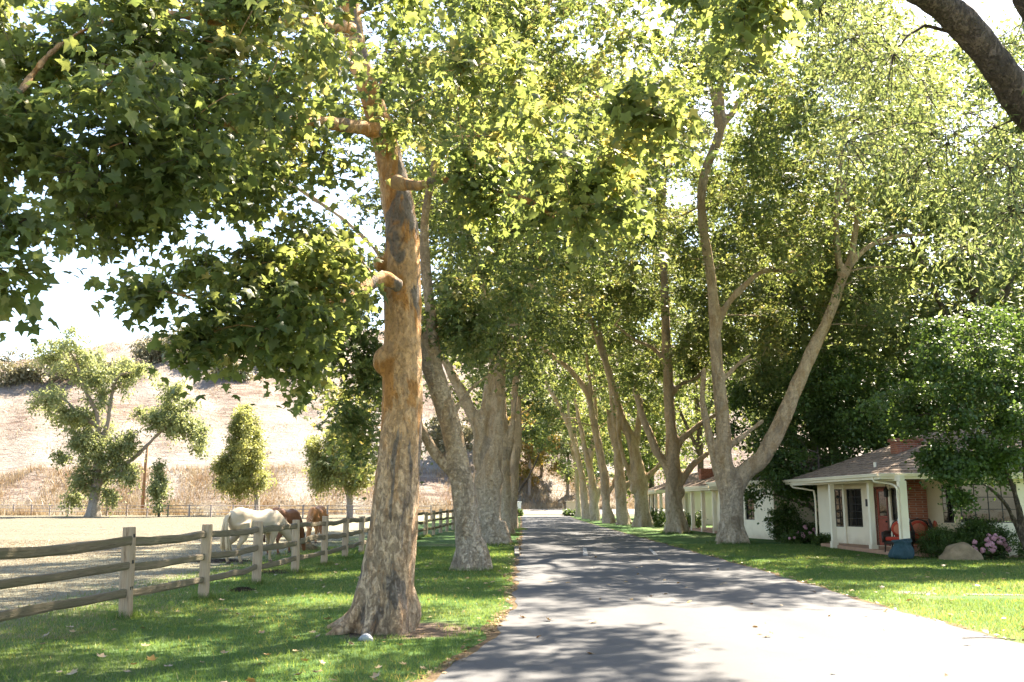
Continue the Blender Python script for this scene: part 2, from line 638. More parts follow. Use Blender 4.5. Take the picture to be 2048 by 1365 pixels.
def stripe_mat():
    t = NT('red_striped_cushion')
    c = t.n('ShaderNodeTexCoord')
    w = t.n('ShaderNodeTexWave', wave_type='BANDS', bands_direction='Y')
    w.inputs['Scale'].default_value = 5.5
    t.l(c.outputs['Object'], w.inputs['Vector'])
    col = t.ramp(w.outputs['Fac'], [(0.45, (0.42, 0.05, 0.03)), (0.6, (0.20, 0.03, 0.02)), (0.75, (0.50, 0.16, 0.09))])
    return t.done(t.principled(col, 0.85, 0.1))


M['cushion'] = stripe_mat()


def shingle_mat():
    t = NT('roof_shingles')
    c = t.coord((1.6, 1.6, 1.6))
    n1 = t.noise(c, 1.2, 4)
    v = t.n('ShaderNodeTexVoronoi')
    v.inputs['Scale'].default_value = 4.0
    t.l(c, v.inputs['Vector'])
    sepc = t.n('ShaderNodeSeparateColor')
    t.l(v.outputs['Color'], sepc.inputs[0])
    a = t.ramp(sepc.outputs[0], [(0, (0.12, 0.085, 0.065)), (1, (0.27, 0.20, 0.155))])
    col = t.mix(t.math('MULTIPLY', n1, 0.5), a, (0.32, 0.245, 0.19))
    return t.done(t.principled(col, 0.9, 0.15, t.bump(n1, 0.4, 0.02)))


M['shingle'] = shingle_mat()


def horse_mat(name, top, low, dark):
    t = NT(name)
    v = t.coord()
    c = t.n('ShaderNodeTexCoord')
    sep = t.n('ShaderNodeSeparateXYZ')
    t.l(c.outputs['Object'], sep.inputs[0])
    n1 = t.noise(v, 2.5, 4)
    n2 = t.noise(t.coord((1, 1, 0.4)), 45, 3)
    r = t.n('ShaderNodeMapRange')
    t.l(t.math('ADD', sep.outputs[2], t.math('MULTIPLY', n1, 0.4)), r.inputs[0])
    r.inputs[1].default_value = 0.5
    r.inputs[2].default_value = 1.4
    col = t.mix(r.outputs[0], low, top)
    col = t.mix(t.ramp(n1, [(0.5, (0, 0, 0)), (0.72, (0.5, 0.5, 0.5))]), col, dark)
    return t.done(t.principled(col, 0.6, 0.25, t.bump(n2, 0.15, 0.01)))


M['horse_white'] = horse_mat('white_horse_coat', (0.52, 0.43, 0.32), (0.46, 0.34, 0.21), (0.40, 0.28, 0.16))
M['horse_brown'] = horse_mat('brown_horse_coat', (0.17, 0.065, 0.028), (0.22, 0.09, 0.04), (0.09, 0.035, 0.018))
M['horse_chest'] = horse_mat('chestnut_horse_coat', (0.40, 0.17, 0.06), (0.42, 0.19, 0.07), (0.28, 0.11, 0.04))
M['hair_white'] = plain('cream_hair', (0.60, 0.48, 0.32), 0.6, nscale=20, var=0.5, sc3=(4, 4, .5))
M['hair_brown'] = plain('brown_hair', (0.08, 0.035, 0.02), 0.6, nscale=20, var=0.4)
M['hair_chest'] = plain('flaxen_hair', (0.55, 0.30, 0.16), 0.6, nscale=20, var=0.5, sc3=(4, 4, .5))


def asphalt():
    t = NT('pale_asphalt')
    v = t.coord()
    n1 = t.ramp(t.noise(v, 0.35, 6, 0.65, 0.6), [(0.3, (0, 0, 0)), (0.7, (1, 1, 1))])
    n2 = t.noise(v, 55, 3, 0.7)
    n3 = t.noise(t.coord((2.0, 0.12, 1)), 1.0, 4, 0.6)
    vo = t.n('ShaderNodeTexVoronoi')
    vo.inputs['Scale'].default_value = 110
    t.l(v, vo.inputs['Vector'])
    col = t.mix(n1, (0.076, 0.077, 0.081), (0.098, 0.098, 0.101))
    col = t.mix(t.math('MULTIPLY', t.ramp(n3, [(0.5, (0, 0, 0)), (0.75, (1, 1, 1))]), 0.35), col, (0.07, 0.07, 0.075))
    col = t.mix(0.6, col, t.ramp(n2, [(0.3, (0.72, 0.72, 0.72)), (0.7, (1.15, 1.15, 1.15))]), 'MULTIPLY')
    # older surfacing beyond a seam, and oil-dark wheel tracks
    c2 = t.n('ShaderNodeTexCoord')
    sp = t.n('ShaderNodeSeparateXYZ')
    t.l(c2.outputs['Object'], sp.inputs[0])
    seam = t.ramp(t.math('MULTIPLY', t.math('ADD', sp.outputs[1], t.math('MULTIPLY', t.noise(v, 1.5, 3), 0.6)), 0.01), [(0.283, (1, 1, 1)), (0.285, (0.78, 0.78, 0.78))])
    col = t.mix(0.55, col, seam, 'MULTIPLY')
    wt_ = t.math('ABSOLUTE', t.math('SUBTRACT', t.math('ABSOLUTE', t.math('SUBTRACT', sp.outputs[0], 3.1)), 0.85))
    wt_ = t.math('ADD', wt_, t.math('MULTIPLY', t.noise(v, 0.8, 4), 0.5))
    col = t.mix(0.6, col, t.ramp(wt_, [(0.25, (0.80, 0.80, 0.80)), (0.75, (1, 1, 1))]), 'MULTIPLY')
    # hairline cracks
    cr = t.n('ShaderNodeTexVoronoi', feature='DISTANCE_TO_EDGE')
    cr.inputs['Scale'].default_value = 0.28
    wv = t.n('ShaderNodeVectorMath', operation='ADD')
    t.l(v, wv.inputs[0])
    nn = t.n('ShaderNodeTexNoise')
    nn.inputs['Scale'].default_value = 1.2
    t.l(v, nn.inputs['Vector'])
    t.l(nn.outputs['Color'], wv.inputs[1])
    t.l(wv.outputs[0], cr.inputs['Vector'])
    ck = t.ramp(cr.outputs['Distance'], [(0.0, (0.55, 0.55, 0.55)), (0.006, (1, 1, 1))])
    col = t.mix(0.25, col, ck, 'MULTIPLY')
    return t.done(t.principled(col, 0.85, 0.25, t.bump(vo.outputs['Distance'], 0.35, 0.006)))


M['asphalt'] = asphalt()

TREE1 = gnd(766, 1262)


def lawn_mat():
    t = NT('lawn_turf')
    v = t.coord()
    c = t.n('ShaderNodeTexCoord')
    sep = t.n('ShaderNodeSeparateXYZ')
    t.l(c.outputs['Object'], sep.inputs[0])
    n1 = t.noise(v, 0.9, 5, 0.65)
    n2 = t.noise(t.coord((1, 0.5, 1)), 70, 4, 0.7)
    n3 = t.noise(v, 0.25, 3)
    g = t.mix(t.ramp(n1, [(0.3, (0, 0, 0)), (0.7, (1, 1, 1))]), (0.045, 0.115, 0.028), (0.085, 0.155, 0.04))
    g = t.mix(t.ramp(n3, [(0.5, (0, 0, 0)), (0.72, (0.7, 0.7, 0.7))]), g, (0.17, 0.165, 0.07))
    g = t.mix(0.85, g, t.ramp(n2, [(0.3, (0.45, 0.5, 0.45)), (0.7, (1.35, 1.3, 1.2))]), 'MULTIPLY')
    dry = t.mix(n2, (0.14, 0.13, 0.08), (0.205, 0.19, 0.135))
    # the turf dries out into the pasture beyond the fence
    e = t.math('ADD', t.math('MULTIPLY', sep.outputs[0], -1.0), t.math('MULTIPLY', t.math('SUBTRACT', n1, 0.5), 5.0))
    r = t.n('ShaderNodeMapRange', interpolation_type='SMOOTHSTEP')
    t.l(e, r.inputs[0])
    r.inputs[1].default_value = 5.9
    r.inputs[2].default_value = 8.4
    col = t.mix(r.outputs[0], g, dry)
    # bare soil round the nearest trunk
    vm = t.n('ShaderNodeVectorMath', operation='DISTANCE')
    t.l(c.outputs['Object'], vm.inputs[0])
    vm.inputs[1].default_value = (TREE1[0] + 0.25, TREE1[1] + 0.1, 0)
    dm = t.math('ADD', vm.outputs['Value'], t.math('MULTIPLY', t.math('SUBTRACT', n1, 0.5), 1.4))
    r2 = t.n('ShaderNodeMapRange', interpolation_type='SMOOTHSTEP')
    t.l(dm, r2.inputs[0])
    r2.inputs[1].default_value = 0.75
    r2.inputs[2].default_value = 1.05
    r2.inputs[3].default_value = 1.0
    r2.inputs[4].default_value = 0.0
    soil = t.mix(n2, (0.075, 0.05, 0.035), (0.19, 0.14, 0.10))
    col = t.mix(r2.outputs[0], col, soil)
    return t.done(t.principled(col, 0.9, 0.15, t.bump(n2, 0.9, 0.03)))


M['lawn'] = lawn_mat()


def edge_mat():
    t = NT('verge_soil_and_litter')
    v = t.coord()
    n1 = t.noise(v, 12, 5, 0.7)
    n2 = t.noise(v, 60, 3, 0.7)
    col = t.ramp(n1, [(0.3, (0.10, 0.065, 0.04)), (0.55, (0.20, 0.14, 0.085)), (0.7, (0.10, 0.11, 0.03))])
    return t.done(t.principled(col, 0.95, 0.1, t.bump(t.math('ADD', n1, n2), 1.0, 0.03)))


M['verge'] = edge_mat()


def hill_mat():
    t = NT('dry_grassland')
    v = t.coord()
    c = t.n('ShaderNodeTexCoord')
    sep = t.n('ShaderNodeSeparateXYZ')
    t.l(c.outputs['Object'], sep.inputs[0])
    n1 = t.noise(v, 0.045, 6, 0.65)
    n2 = t.noise(t.coord((0.35, 0.5, 2.4)), 0.55, 7, 0.72, 1.6)
    n3 = t.noise(v, 2.2, 5, 0.7)
    n4 = t.noise(v, 30, 3, 0.7)
    flat = t.mix(n3, (0.15, 0.135, 0.098), (0.205, 0.188, 0.145))
    slope = t.mix(t.ramp(n2, [(0.42, (0, 0, 0)), (0.56, (1, 1, 1))]), (0.14, 0.098, 0.08), (0.27, 0.225, 0.192))
    slope = t.mix(t.ramp(n1, [(0.42, (0, 0, 0)), (0.6, (1, 1, 1))]), slope, (0.31, 0.275, 0.245))
    slope = t.mix(t.ramp(n3, [(0.58, (0, 0, 0)), (0.68, (0.8, 0.8, 0.8))]), slope, (0.15, 0.10, 0.072))
    r = t.n('ShaderNodeMapRange', interpolation_type='SMOOTHSTEP')
    t.l(t.math('ADD', sep.outputs[2], n3), r.inputs[0])
    r.inputs[1].default_value = 0.6
    r.inputs[2].default_value = 3.0
    col = t.mix(r.outputs[0], flat, slope)
    col = t.mix(0.5, col, t.ramp(n4, [(0.3, (0.7, 0.7, 0.7)), (0.7, (1.15, 1.15, 1.1))]), 'MULTIPLY')
    h = t.math('ADD', t.math('MULTIPLY', n2, 2.0), n3)
    return t.done(t.principled(col, 0.95, 0.1, t.bump(h, 0.9, 0.5)))


M['hill'] = hill_mat()
M['drygrass'] = leaf_mat('tall_dry_grass', [(0, (0.25, 0.15, 0.085)), (0.5, (0.34, 0.255, 0.17)), (1, (0.42, 0.37, 0.29))], trans=0.25, tmul=(1.2, 1.1, 0.9))
M['blade'] = leaf_mat('grass_blade', [(0, (0.045, 0.11, 0.03)), (0.5, (0.08, 0.16, 0.042)), (0.85, (0.16, 0.21, 0.07)), (1, (0.36, 0.31, 0.15))], trans=0.5, tmul=(2.4, 1.9, 1.2))

# ------------------------------------------------------------------ terrain, lawn, road


def smooth(a, b, x):
    t = np.clip((x - a) / (b - a), 0, 1)
    return t * t * (3 - 2 * t)


def hfun(x, y):
    x = np.asarray(x, float)
    y = np.asarray(y, float)
    crest = 33 + 14 * smooth(-150, -60, x) + 2.5 * np.sin(x * 0.045 + 1.0)
    toe = 124 + 6 * np.sin(x * 0.021) + 16 * smooth(-12, 8, x)
    u = np.clip((y - toe) / 140.0, 0, 1.6)
    prof = np.where(u < 1, np.sin(np.clip(u, 0, 1) * math.pi / 2) ** 1.12, 1 - 0.10 * (u - 1))
    z = crest * prof
    rough = (np.sin(x * 0.11 + y * 0.05) + 0.7 * np.sin(x * 0.23 - y * 0.13 + 2) + 0.5 * np.sin(x * 0.47 + 0.3 * y) + 0.4 * np.sin(0.9 * x + 0.51 * y + 1.3))
    z += rough * 0.55 * np.clip(u * 8, 0, 1)
    z += 0.6 * smooth(112, 136, y)
    return z


xs = np.unique(np.concatenate([np.linspace(-900, -160, 25), np.linspace(-160, 90, 190), np.linspace(90, 900, 30)]))
ys = np.unique(np.concatenate([np.linspace(-80, 100, 19), np.linspace(100, 290, 150), np.linspace(290, 1400, 14)]))
gx, gy = np.meshgrid(xs, ys)
gz = hfun(gx, gy)
V = np.stack([gx, gy, gz], -1).reshape(-1, 3)
nx, ny = len(xs), len(ys)
ii, jj = np.meshgrid(np.arange(nx - 1), np.arange(ny - 1))
b = (jj * nx + ii).ravel()
T = np.stack([b, b + 1, b + nx + 1, b + nx], 1)
tag(link('ground', mesh_np('ground', V, T, True), M['hill']), 'dry pale pasture and the eroded straw coloured hill behind it', kind='structure')

# road edges: (left x, right x) by depth, from the kerb lines
LE = np.array([(2.0, -3.4), (5.0, -2.2), (7.0, -1.35), (8.5, -0.95), (10, -0.58), (12, -0.26), (14, -0.06), (16, 0.05), (20, 0.10), (25, 0.14), (30, 0.22), (40, 0.42), (55, 0.60), (80, 0.85), (112, 1.1), (118, 1.1)])
RE = np.array([(2.0, 9.5), (8.0, 7.6), (10, 6.6), (12, 6.1), (14, 6.0), (17, 6.05), (22, 6.15), (28, 6.15), (36, 6.1), (50, 6.05), (70, 6.0), (90, 6.1), (112, 6.7), (118, 6.8)])
yy = np.unique(np.concatenate([np.arange(-6, 40, 0.25), np.arange(40, 119, 1.0)]))
rngj = np.random.default_rng(5)
le = np.interp(yy, LE[:, 0], LE[:, 1]) + 0.05 * np.sin(yy * 1.7) + 0.03 * np.sin(yy * 4.1 + 1) + rngj.normal(0, 0.012, len(yy))
re = np.interp(yy, RE[:, 0], RE[:, 1]) + 0.05 * np.sin(yy * 1.3 + 2) + 0.03 * np.sin(yy * 3.7) + rngj.normal(0, 0.012, len(yy))


def strip(name, y, cols, zf, mat, label, kind='structure'):
    n = len(cols)
    V = np.stack([np.stack([c, y, zf(c, y)], -1) for c in cols], 1).reshape(-1, 3)
    m = len(y)
    i, j = np.meshgrid(np.arange(n - 1), np.arange(m - 1))
    bb = (j * n + i).ravel()
    T = np.stack([bb, bb + 1, bb + n + 1, bb + n], 1)
    return tag(link(name, mesh_np(name, V, T, True), mat), label, kind=kind)


def roadx(y):
    return np.interp(y, LE[:, 0], LE[:, 1]), np.interp(y, RE[:, 0], RE[:, 1])


yl = np.concatenate([np.arange(-6, 40, 0.5), np.arange(40, 113, 2.0)])
l0, r0 = roadx(yl)
lfz = lambda x, y: 0.006 + 0.03 * np.sin(x * 0.8) * np.sin(y * 0.6) * smooth(0, 2, np.abs(x + 1)) * 0 + hfun(x, y) * 0 + 0.0 * x
strip('lawn', yl, [np.full_like(yl, -13.0), np.full_like(yl, -8.0), np.full_like(yl, -4.0), l0 + 0.3], lambda x, y: np.full_like(x, 0.006), M['lawn'], 'green lawn between the paddock fence and the road')
strip('lawn', yl, [r0 - 0.3, np.full_like(yl, 10.0), np.full_like(yl, 16.0), np.full_like(yl, 60.0)], lambda x, y: np.full_like(x, 0.006), M['lawn'], 'green lawn between the road and the houses')
strip('verge', yy, [le - 0.16 - 0.09 * np.sin(yy * 2.3) * np.sin(yy * 0.9), le + 0.12], lambda x, y: np.full_like(x, 0.010), M['verge'], 'strip of bare soil and leaf litter along the road edge by the fence side')
strip('verge', yy, [re - 0.12, re + 0.10 + 0.06 * np.sin(yy * 2.0)], lambda x, y: np.full_like(x, 0.010), M['verge'], 'strip of soil and litter along the road edge by the houses')
strip('road', yy, [le, le * .75 + re * .25, (le + re) / 2, le * .25 + re * .75, re], lambda x, y: 0.016 + 0.03 * smooth(0, 1, np.zeros_like(x)), M['asphalt'], 'grey asphalt road running straight between the sycamores')
# public road across the end
yc = np.linspace(117, 134, 12)
strip('road', yc, [np.full_like(yc, a) for a in np.linspace(-120, 120, 40)], lambda x, y: hfun(x, y) * 0 + 0.6 * smooth(112, 136, y) + 0.03, M['concrete'], 'bright sunlit cross road beyond the end of the avenue')
# concrete strips across the lawn of the houses
def path_strip(pts, w, label):
    P = catmull(np.array([(*p, 0) for p in pts], float), 0.6)
    t = nrm(np.gradient(P[:, :2], axis=0))
    nn = np.stack([-t[:, 1], t[:, 0]], 1)
    k = w / 2 + 0.03 * np.sin(np.arange(len(P)) * 1.7)
    A = np.column_stack([P[:, :2] + nn * k[:, None], np.full(len(P), 0.013)])
    B = np.column_stack([P[:, :2] - nn * k[:, None], np.full(len(P), 0.013)])
    V = np.stack([A, B], 1).reshape(-1, 3)
    b = np.arange(len(P) - 1) * 2
    T = np.stack([b, b + 1, b + 3, b + 2], 1)
    return tag(link('path', mesh_np('path', V, T), M['concrete']), label, kind='structure')


path_strip([gnd(1788, 1186)[:2], gnd(1830, 1187)[:2], gnd(1872, 1188)[:2]], 0.55, 'short concrete slab crossing the near lawn at the road edge')
path_strip([gnd(1930, 1190)[:2], gnd(2010, 1191)[:2], gnd(2120, 1193)[:2]], 0.30, 'thin strip of concrete half grown over in the near lawn, right edge')
path_strip([gnd(1425, 1113)[:2], gnd(1700, 1117)[:2], gnd(2048, 1120)[:2], gnd(2300, 1124)[:2]], 0.35, 'narrow concrete strip across the lawn in front of the house')
# painted marks
def road_mark(pts, label):
    P = [gnd(*p) for p in pts]
    mb = MB()
    mb.add([(p[0], p[1], 0.0205) for p in P], [(0, 1, 2, 3)])
    return tag(mb.build('road_marking', M['line_paint']), label, 'road marking')


road_mark([(1166, 1113), (1176, 1113), (1173, 1097), (1166, 1097)], 'short white dash painted in the middle of the road')
road_mark([(1308, 1111), (1316, 1111), (1302, 1099), (1296, 1099)], 'faint slanting white dash painted nearer the houses side of the road')
k0 = gnd(1033, 1114)
k1 = gnd(1043, 1097)
mb = MB()
mb.box(k0[0] - .06, k0[0] + .10, k0[1], k1[1], 0.0, 0.09)
tag(bevel(mb.build('kerb_block', M['concrete']), 0.015), 'small pale concrete kerb block at the left road edge', 'kerb')

# ------------------------------------------------------------------ foliage machinery
RNG = np.random.default_rng(11)
# leaf templates: (verts, tris)  x across, y along the leaf, z normal
_o = [(0, 0), (.20, -.10), (.52, .02), (.36, .24), (.62, .52), (.27, .54), (0, 1.0), (-.27, .54), (-.62, .52), (-.36, .24), (-.52, .02), (-.20, -.10)]
_v = [(0, .34, 0.03)] + [(x, y, -0.30 * x * x - 0.16 * max(0, y - .3) ** 2 * 1.8) for x, y in _o]
LOBED = (np.array(_v), np.array([(0, i + 1, (i + 1) % 12 + 1) for i in range(12)]))


def lobed(seed):
    r = np.random.default_rng(seed)
    o = np.array(_o) * r.uniform(.82, 1.18, (12, 2))
    o[0] = (0, 0)
    v = [(r.normal(0, .03), .34, .05)] + [(x, y, -.25 * abs(x) ** r.uniform(.8, 2) * r.uniform(.4, 1.9) - r.uniform(.05, .5) * max(0, y - .25) ** 2) for x, y in o]
    return np.array(v), LOBED[1]


LOBES = [lobed(i) for i in range(6)]
STAR = (np.array([(-.24, .38, .02), (.24, .38, .02), (0, 1, -.16), (0, 0, 0), (.58, .34, -.10), (.06, .62, .03), (0, 0, 0), (-.06, .62, .03), (-.58, .34, -.10)]),
        np.array([(0, 1, 2), (3, 4, 5), (6, 7, 8)]))
KITE = (np.array([(0, 0, 0), (.46, .44, -.08), (0, 1, -.06), (-.46, .44, -.08)]), np.array([(0, 1, 2), (0, 2, 3)]))
OVAL = (np.array([(0, 0, 0), (.30, .45, -.08), (0, 1, -.05), (-.30, .45, -.08)]), np.array([(0, 1, 2), (0, 2, 3)]))
NARROW = (np.array([(0, 0, 0), (.15, .45, -.04), (0, 1, -.1), (-.15, .45, -.04)]), np.array([(0, 1, 2), (0, 2, 3)]))


def frames(dirs, normals):
    Y = nrm(dirs)
    Z = nrm(normals - Y * np.sum(normals * Y, 1, keepdims=True))
    X = np.cross(Y, Z)
    return np.stack([X, Y, Z], 2)          # columns


def leaves_mixed(name, P, R, S, rnd, tmpls):
    V, T, A = [], [], []
    off = 0
    for i, (tv, tt) in enumerate(tmpls):
        sl = slice(i, None, len(tmpls))
        n, k = len(P[sl]), len(tv)
        V.append((np.einsum('nij,kj->nki', R[sl], tv) * S[sl][:, None, None] + P[sl][:, None, :]).reshape(-1, 3))
        T.append((tt[None] + (np.arange(n) * k)[:, None, None]).reshape(-1, 3) + off)
        A.append(np.repeat(rnd[sl], k))
        off += n * k
    return mesh_np(name, np.vstack(V), np.vstack(T), False, {'rnd': np.concatenate(A)})


def leaves_mesh(name, P, R, S, rnd, tmpl):
    tv, tt = tmpl
    n, k = len(P), len(tv)
    V = np.einsum('nij,kj->nki', R, tv) * S[:, None, None] + P[:, None, :]
    T = (tt[None] + (np.arange(n) * k)[:, None, None]).reshape(-1, 3)
    return mesh_np(name, V.reshape(-1, 3), T, False, {'rnd': np.repeat(rnd, k)})


def clump_leaves(C, Rr, per, size, rng, flat=0.7, droop=0.35, twigs=9, jit=0.10, upbias=0.15):
    """leaves along twigs radiating in each clump. C (n,3), Rr (n,) -> P,R,S,rnd,twig segments"""
    n = len(C)
    D = rng.normal(size=(n, twigs, 3))
    D = nrm(D)
    D[..., 2] = D[..., 2] * flat + upbias
    L = Rr[:, None] * rng.uniform(0.55, 1.15, (n, twigs))
    m = max(1, int(per / twigs))
    t = rng.uniform(0.12, 1.05, (n, twigs, m)) ** 0.75
    tip = D * L[..., None]
    P = C[:, None, None, :] + tip[:, :, None, :] * t[..., None]
    P[..., 2] -= droop * Rr[:, None, None] * t ** 2
    J = rng.normal(size=P.shape) * jit * (0.6 + t[..., None])
    J[..., 2] -= np.abs(J[..., 2]) * 0.5
    P = P + J
    cl = rng.normal(0, 0.12, (n, 1, 1))
    rnd = np.clip(rng.beta(2, 2.6, (n, twigs, m)) + cl, 0, 1)
    P = P.reshape(-1, 3)
    N = len(P)
    out = np.broadcast_to(nrm(tip)[:, :, None, :], (n, twigs, m, 3)).reshape(-1, 3)
    dirs = out * 0.55 + rng.normal(size=(N, 3)) * 0.55 + np.array([0, 0, -0.5])
    nor = np.array([0, 0, 1.0]) + rng.normal(size=(N, 3)) * 0.55 + out * 0.25
    R = frames(dirs, nor)
    S = size * rng.uniform(0.5, 1.25, N)
    A = np.repeat(C, twigs, 0)
    B = A + tip.reshape(-1, 3)
    B[:, 2] -= droop * np.repeat(Rr, twigs)
    return P, R, S, rnd.ravel(), (A, B)


def seg_tubes(A, B, ra, rb, sag=0.0):
    """many 3-sided 2-segment twigs -> V,T"""
    n = len(A)
    d = nrm(B - A)
    ref = np.where(np.abs(d[:, 2:3]) > 0.9, np.array([[1.0, 0, 0]]), np.array([[0, 0, 1.0]]))
    u = nrm(np.cross(d, ref))
    w = np.cross(d, u)
    mid = (A + B) / 2
    mid[:, 2] += sag * np.linalg.norm(B - A, axis=1)
    rings = []
    for p, r in ((A, ra), (mid, (ra + rb) / 2), (B, rb)):
        r = np.broadcast_to(np.asarray(r, float), (n,))
        for k in range(3):
            a = 2 * math.pi * k / 3
            rings.append(p + (u * math.cos(a) + w * math.sin(a)) * r[:, None])
    V = np.stack(rings, 1).reshape(-1, 3)
    q = []
    for s in range(2):
        for k in range(3):
            k2 = (k + 1) % 3
            q.append((s * 3 + k, s * 3 + k2, s * 3 + 3 + k2, s * 3 + 3 + k))
    q = np.array(q)
    T = (q[None] + (np.arange(n) * 9)[:, None, None]).reshape(-1, 4)
    return V, T


CLEAR = []      # (px, py, depth, half width) of bark the photograph shows: keep leaf clumps from standing in front


def keep_clear(C, Rr, slack=0.55):
    if not CLEAR:
        return np.ones(len(C), bool)
    K = np.array(CLEAR)
    px, py, dep = proj(C)
    rp = Rr * F / np.maximum(dep, 1) * slack
    d2 = (px[:, None] - K[None, :, 0]) ** 2 + (py[:, None] - K[None, :, 1]) ** 2
    bad = (d2 < (rp[:, None] + K[None, :, 3]) ** 2) & (dep[:, None] < K[None, :, 2] + 0.3)
    return ~bad.any(1)


def ell_clumps(rng, ells, n, rr, zmin=-1e9, sep=0.75, shell=2.2):
    """clump centres spread through ellipsoids (cx,cy,cz,rx,ry,rz)"""
    out, rad = [], []
    E = np.array(ells, float)
    w = (E[:, 3] * E[:, 4] * E[:, 5]) ** 0.8
    w /= w.sum()
    tries = 0
    while len(out) < n and tries < n * 30:
        tries += 1
        e = E[rng.choice(len(E), p=w)]
        d = nrm(rng.normal(size=3)) * rng.uniform(0, 1) ** (1 / shell)
        p = e[:3] + d * e[3:]
        r = rng.uniform(*rr)
        if p[2] < zmin:
            continue
        if out:
            q = np.array(out)
            if np.min(np.linalg.norm(q - p, axis=1)) < sep * r:
                continue
        out.append(p)
        rad.append(r)
    return np.array(out).reshape(-1, 3), np.array(rad)


def grow(nodes, rads, C, rng, r0=0.014, rs=0.014, rmax=0.10):
    """branches from the nearest wood to each clump; each new branch is wood for the next"""
    nodes = [np.asarray(p) for p in nodes]
    N = np.array(nodes)
    NR = np.array(rads)
    order = np.argsort([np.min(np.linalg.norm(N - c, axis=1)) for c in C])
    mb = MB()
    for i in order:
        c = C[i]
        d = np.linalg.norm(N - c, axis=1) + 0.9 * np.maximum(0, N[:, 2] - c[2]) + 0.12 * np.abs(c[2] - N[:, 2])
        j = int(np.argmin(d))
        a = N[j]
        L = np.linalg.norm(c - a)
        if L < 0.15:
            continue
        h = c - a
        mid = a + h * 0.5 + rng.normal(size=3) * 0.07 * L + np.array([0, 0, 0.10 * L])
        P = catmull(np.array([a, mid, c]), max(0.35, L / 8))
        ra = min(NR[j] * 0.8, rmax, r0 + rs * L)
        rr = np.linspace(ra, max(0.006, ra * 0.35), len(P))
        mb.tube(P, rr, 5, cap=False)
        N = np.vstack([N, P[1:]])
        NR = np.concatenate([NR, rr[1:]])
    return mb


def smoothnoise_disp(me, amp, f, seed, fz=0.4, amp2=0.0, f2=6.0):
    n = len(me.vertices)
    co = np.empty(n * 3, np.float32)
    me.vertices.foreach_get('co', co)
    no = np.empty(n * 3, np.float32)
    me.vertex_normals.foreach_get('vector', no)
    co = co.reshape(-1, 3)
    no = no.reshape(-1, 3)
    d = np.empty(n)
    for i in range(n):
        x, y, z = co[i]
        v = mnoise.noise((x * f + seed, y * f, z * f * fz)) * amp
        if amp2:
            v += mnoise.noise((x * f2, y * f2 + seed, z * f2 * fz)) * amp2
        d[i] = v
    co = co + no * d[:, None]
    me.vertices.foreach_set('co', co.astype(np.float32).ravel())
    me.update()


def px_path(pts, Y, fade=None):
    """[(px,py,half width px)] at depth Y or [(px,py,hw,depth)] -> (n,4) xyz r"""
    out = []
    for p in pts:
        y = p[3] if len(p) > 3 else Y
        q = at(p[0], p[1], y)
        out.append((*q, p[2] * y / F))
    return np.array(out)


TREES = []


def tree_wood(root, paths, voxel, mat, amp=0.03, seed=0, n=10, roots=0, root_r=0.5, root_dir=None, knobs=(), name='trunk', amp2=0.012):
    """one skin for trunk and limbs"""
    mb = MB()
    nodes, rads = [], []
    rng = np.random.default_rng(seed + 77)
    for P in paths:
        Q = catmull(P, 0.3)
        Q[:, 3] = np.maximum(Q[:, 3], voxel * 0.75)
        mb.tube(Q[:, :3], Q[:, 3], n)
        mb.ball(Q[-1, :3], Q[-1, 3], Q[-1, 3], Q[-1, 3], 8, 5)
        nodes.append(Q[:, :3])
        rads.append(Q[:, 3])
    base = paths[0][0]
    a0 = rng.uniform(0, 6.28)
    for k in range(roots):
        a = a0 + 2 * math.pi * k / roots + rng.uniform(-.3, .3)
        L = base[3] * rng.uniform(1.02, 1.3) * (1.0 if root_dir is None else 1 + 0.5 * math.cos(a - root_dir))
        d = np.array([math.cos(a), math.sin(a), 0])
        p0 = np.array([base[0], base[1], 0])
        pts = [p0 + d * base[3] * 0.45 + (0, 0, base[3] * 1.5), p0 + d * base[3] * 0.9 + (0, 0, base[3] * 0.45), p0 + d * L + (0, 0, -0.03), p0 + d * L * 1.25 + (0, 0, -0.12)]
        mb.tube(catmull(np.array(pts), 0.1), np.linspace(base[3] * 0.34, base[3] * 0.13, len(catmull(np.array(pts), 0.1))), 8)
    for (p, r) in knobs:
        mb.ball(p, r, r, r * 1.25, 8, 6)
    me = fuse(mb, voxel, 3, 0.5)
    me.name = name
    smoothnoise_disp(me, amp, 2.0, seed * 3.1, 0.5, amp2, 9.0)
    o = link(name, me, mat, root)
    return np.vstack(nodes), np.concatenate(rads)


def tree_foliage(root, C, Rr, per, size, tmpl, mat, rng, nodes=None, rads=None, bark=None, twig_r=0.007, droop=0.35, flat=0.7, twigs=9, jit=0.10, name='foliage', upbias=0.15, r0=0.014, rmax=0.1):
    P, R, S, rnd, (A, B) = clump_leaves(C, Rr, per, size, rng, flat, droop, twigs, jit, upbias)
    o = link(name, leaves_mesh(name, P, R, S, rnd, tmpl), mat, root)
    tag(o, kind='stuff')
    if nodes is not None:
        mb = grow(nodes, rads, C, rng, r0=r0, rmax=rmax)
        b = tag(mb.build('branches', bark, root, True), kind='stuff')
        V, T = seg_tubes(A, B, twig_r, twig_r * 0.4, 0.06)
        tag(link('twigs', mesh_np('twigs', V, T), bark, root), kind='stuff')
    return o
# ------------------------------------------------------------------ avenue trees: wood
def clear_path(pts, Y, ymin=-50):
    p = np.array([(a[0], a[1], a[2]) for a in pts], float)
    for i in range(len(p) - 1):
        for t in np.linspace(0, 1, 6):
            q = p[i] * (1 - t) + p[i + 1] * t
            if q[1] > ymin:
                CLEAR.append((q[0], q[1], Y, q[2]))


AVE = []


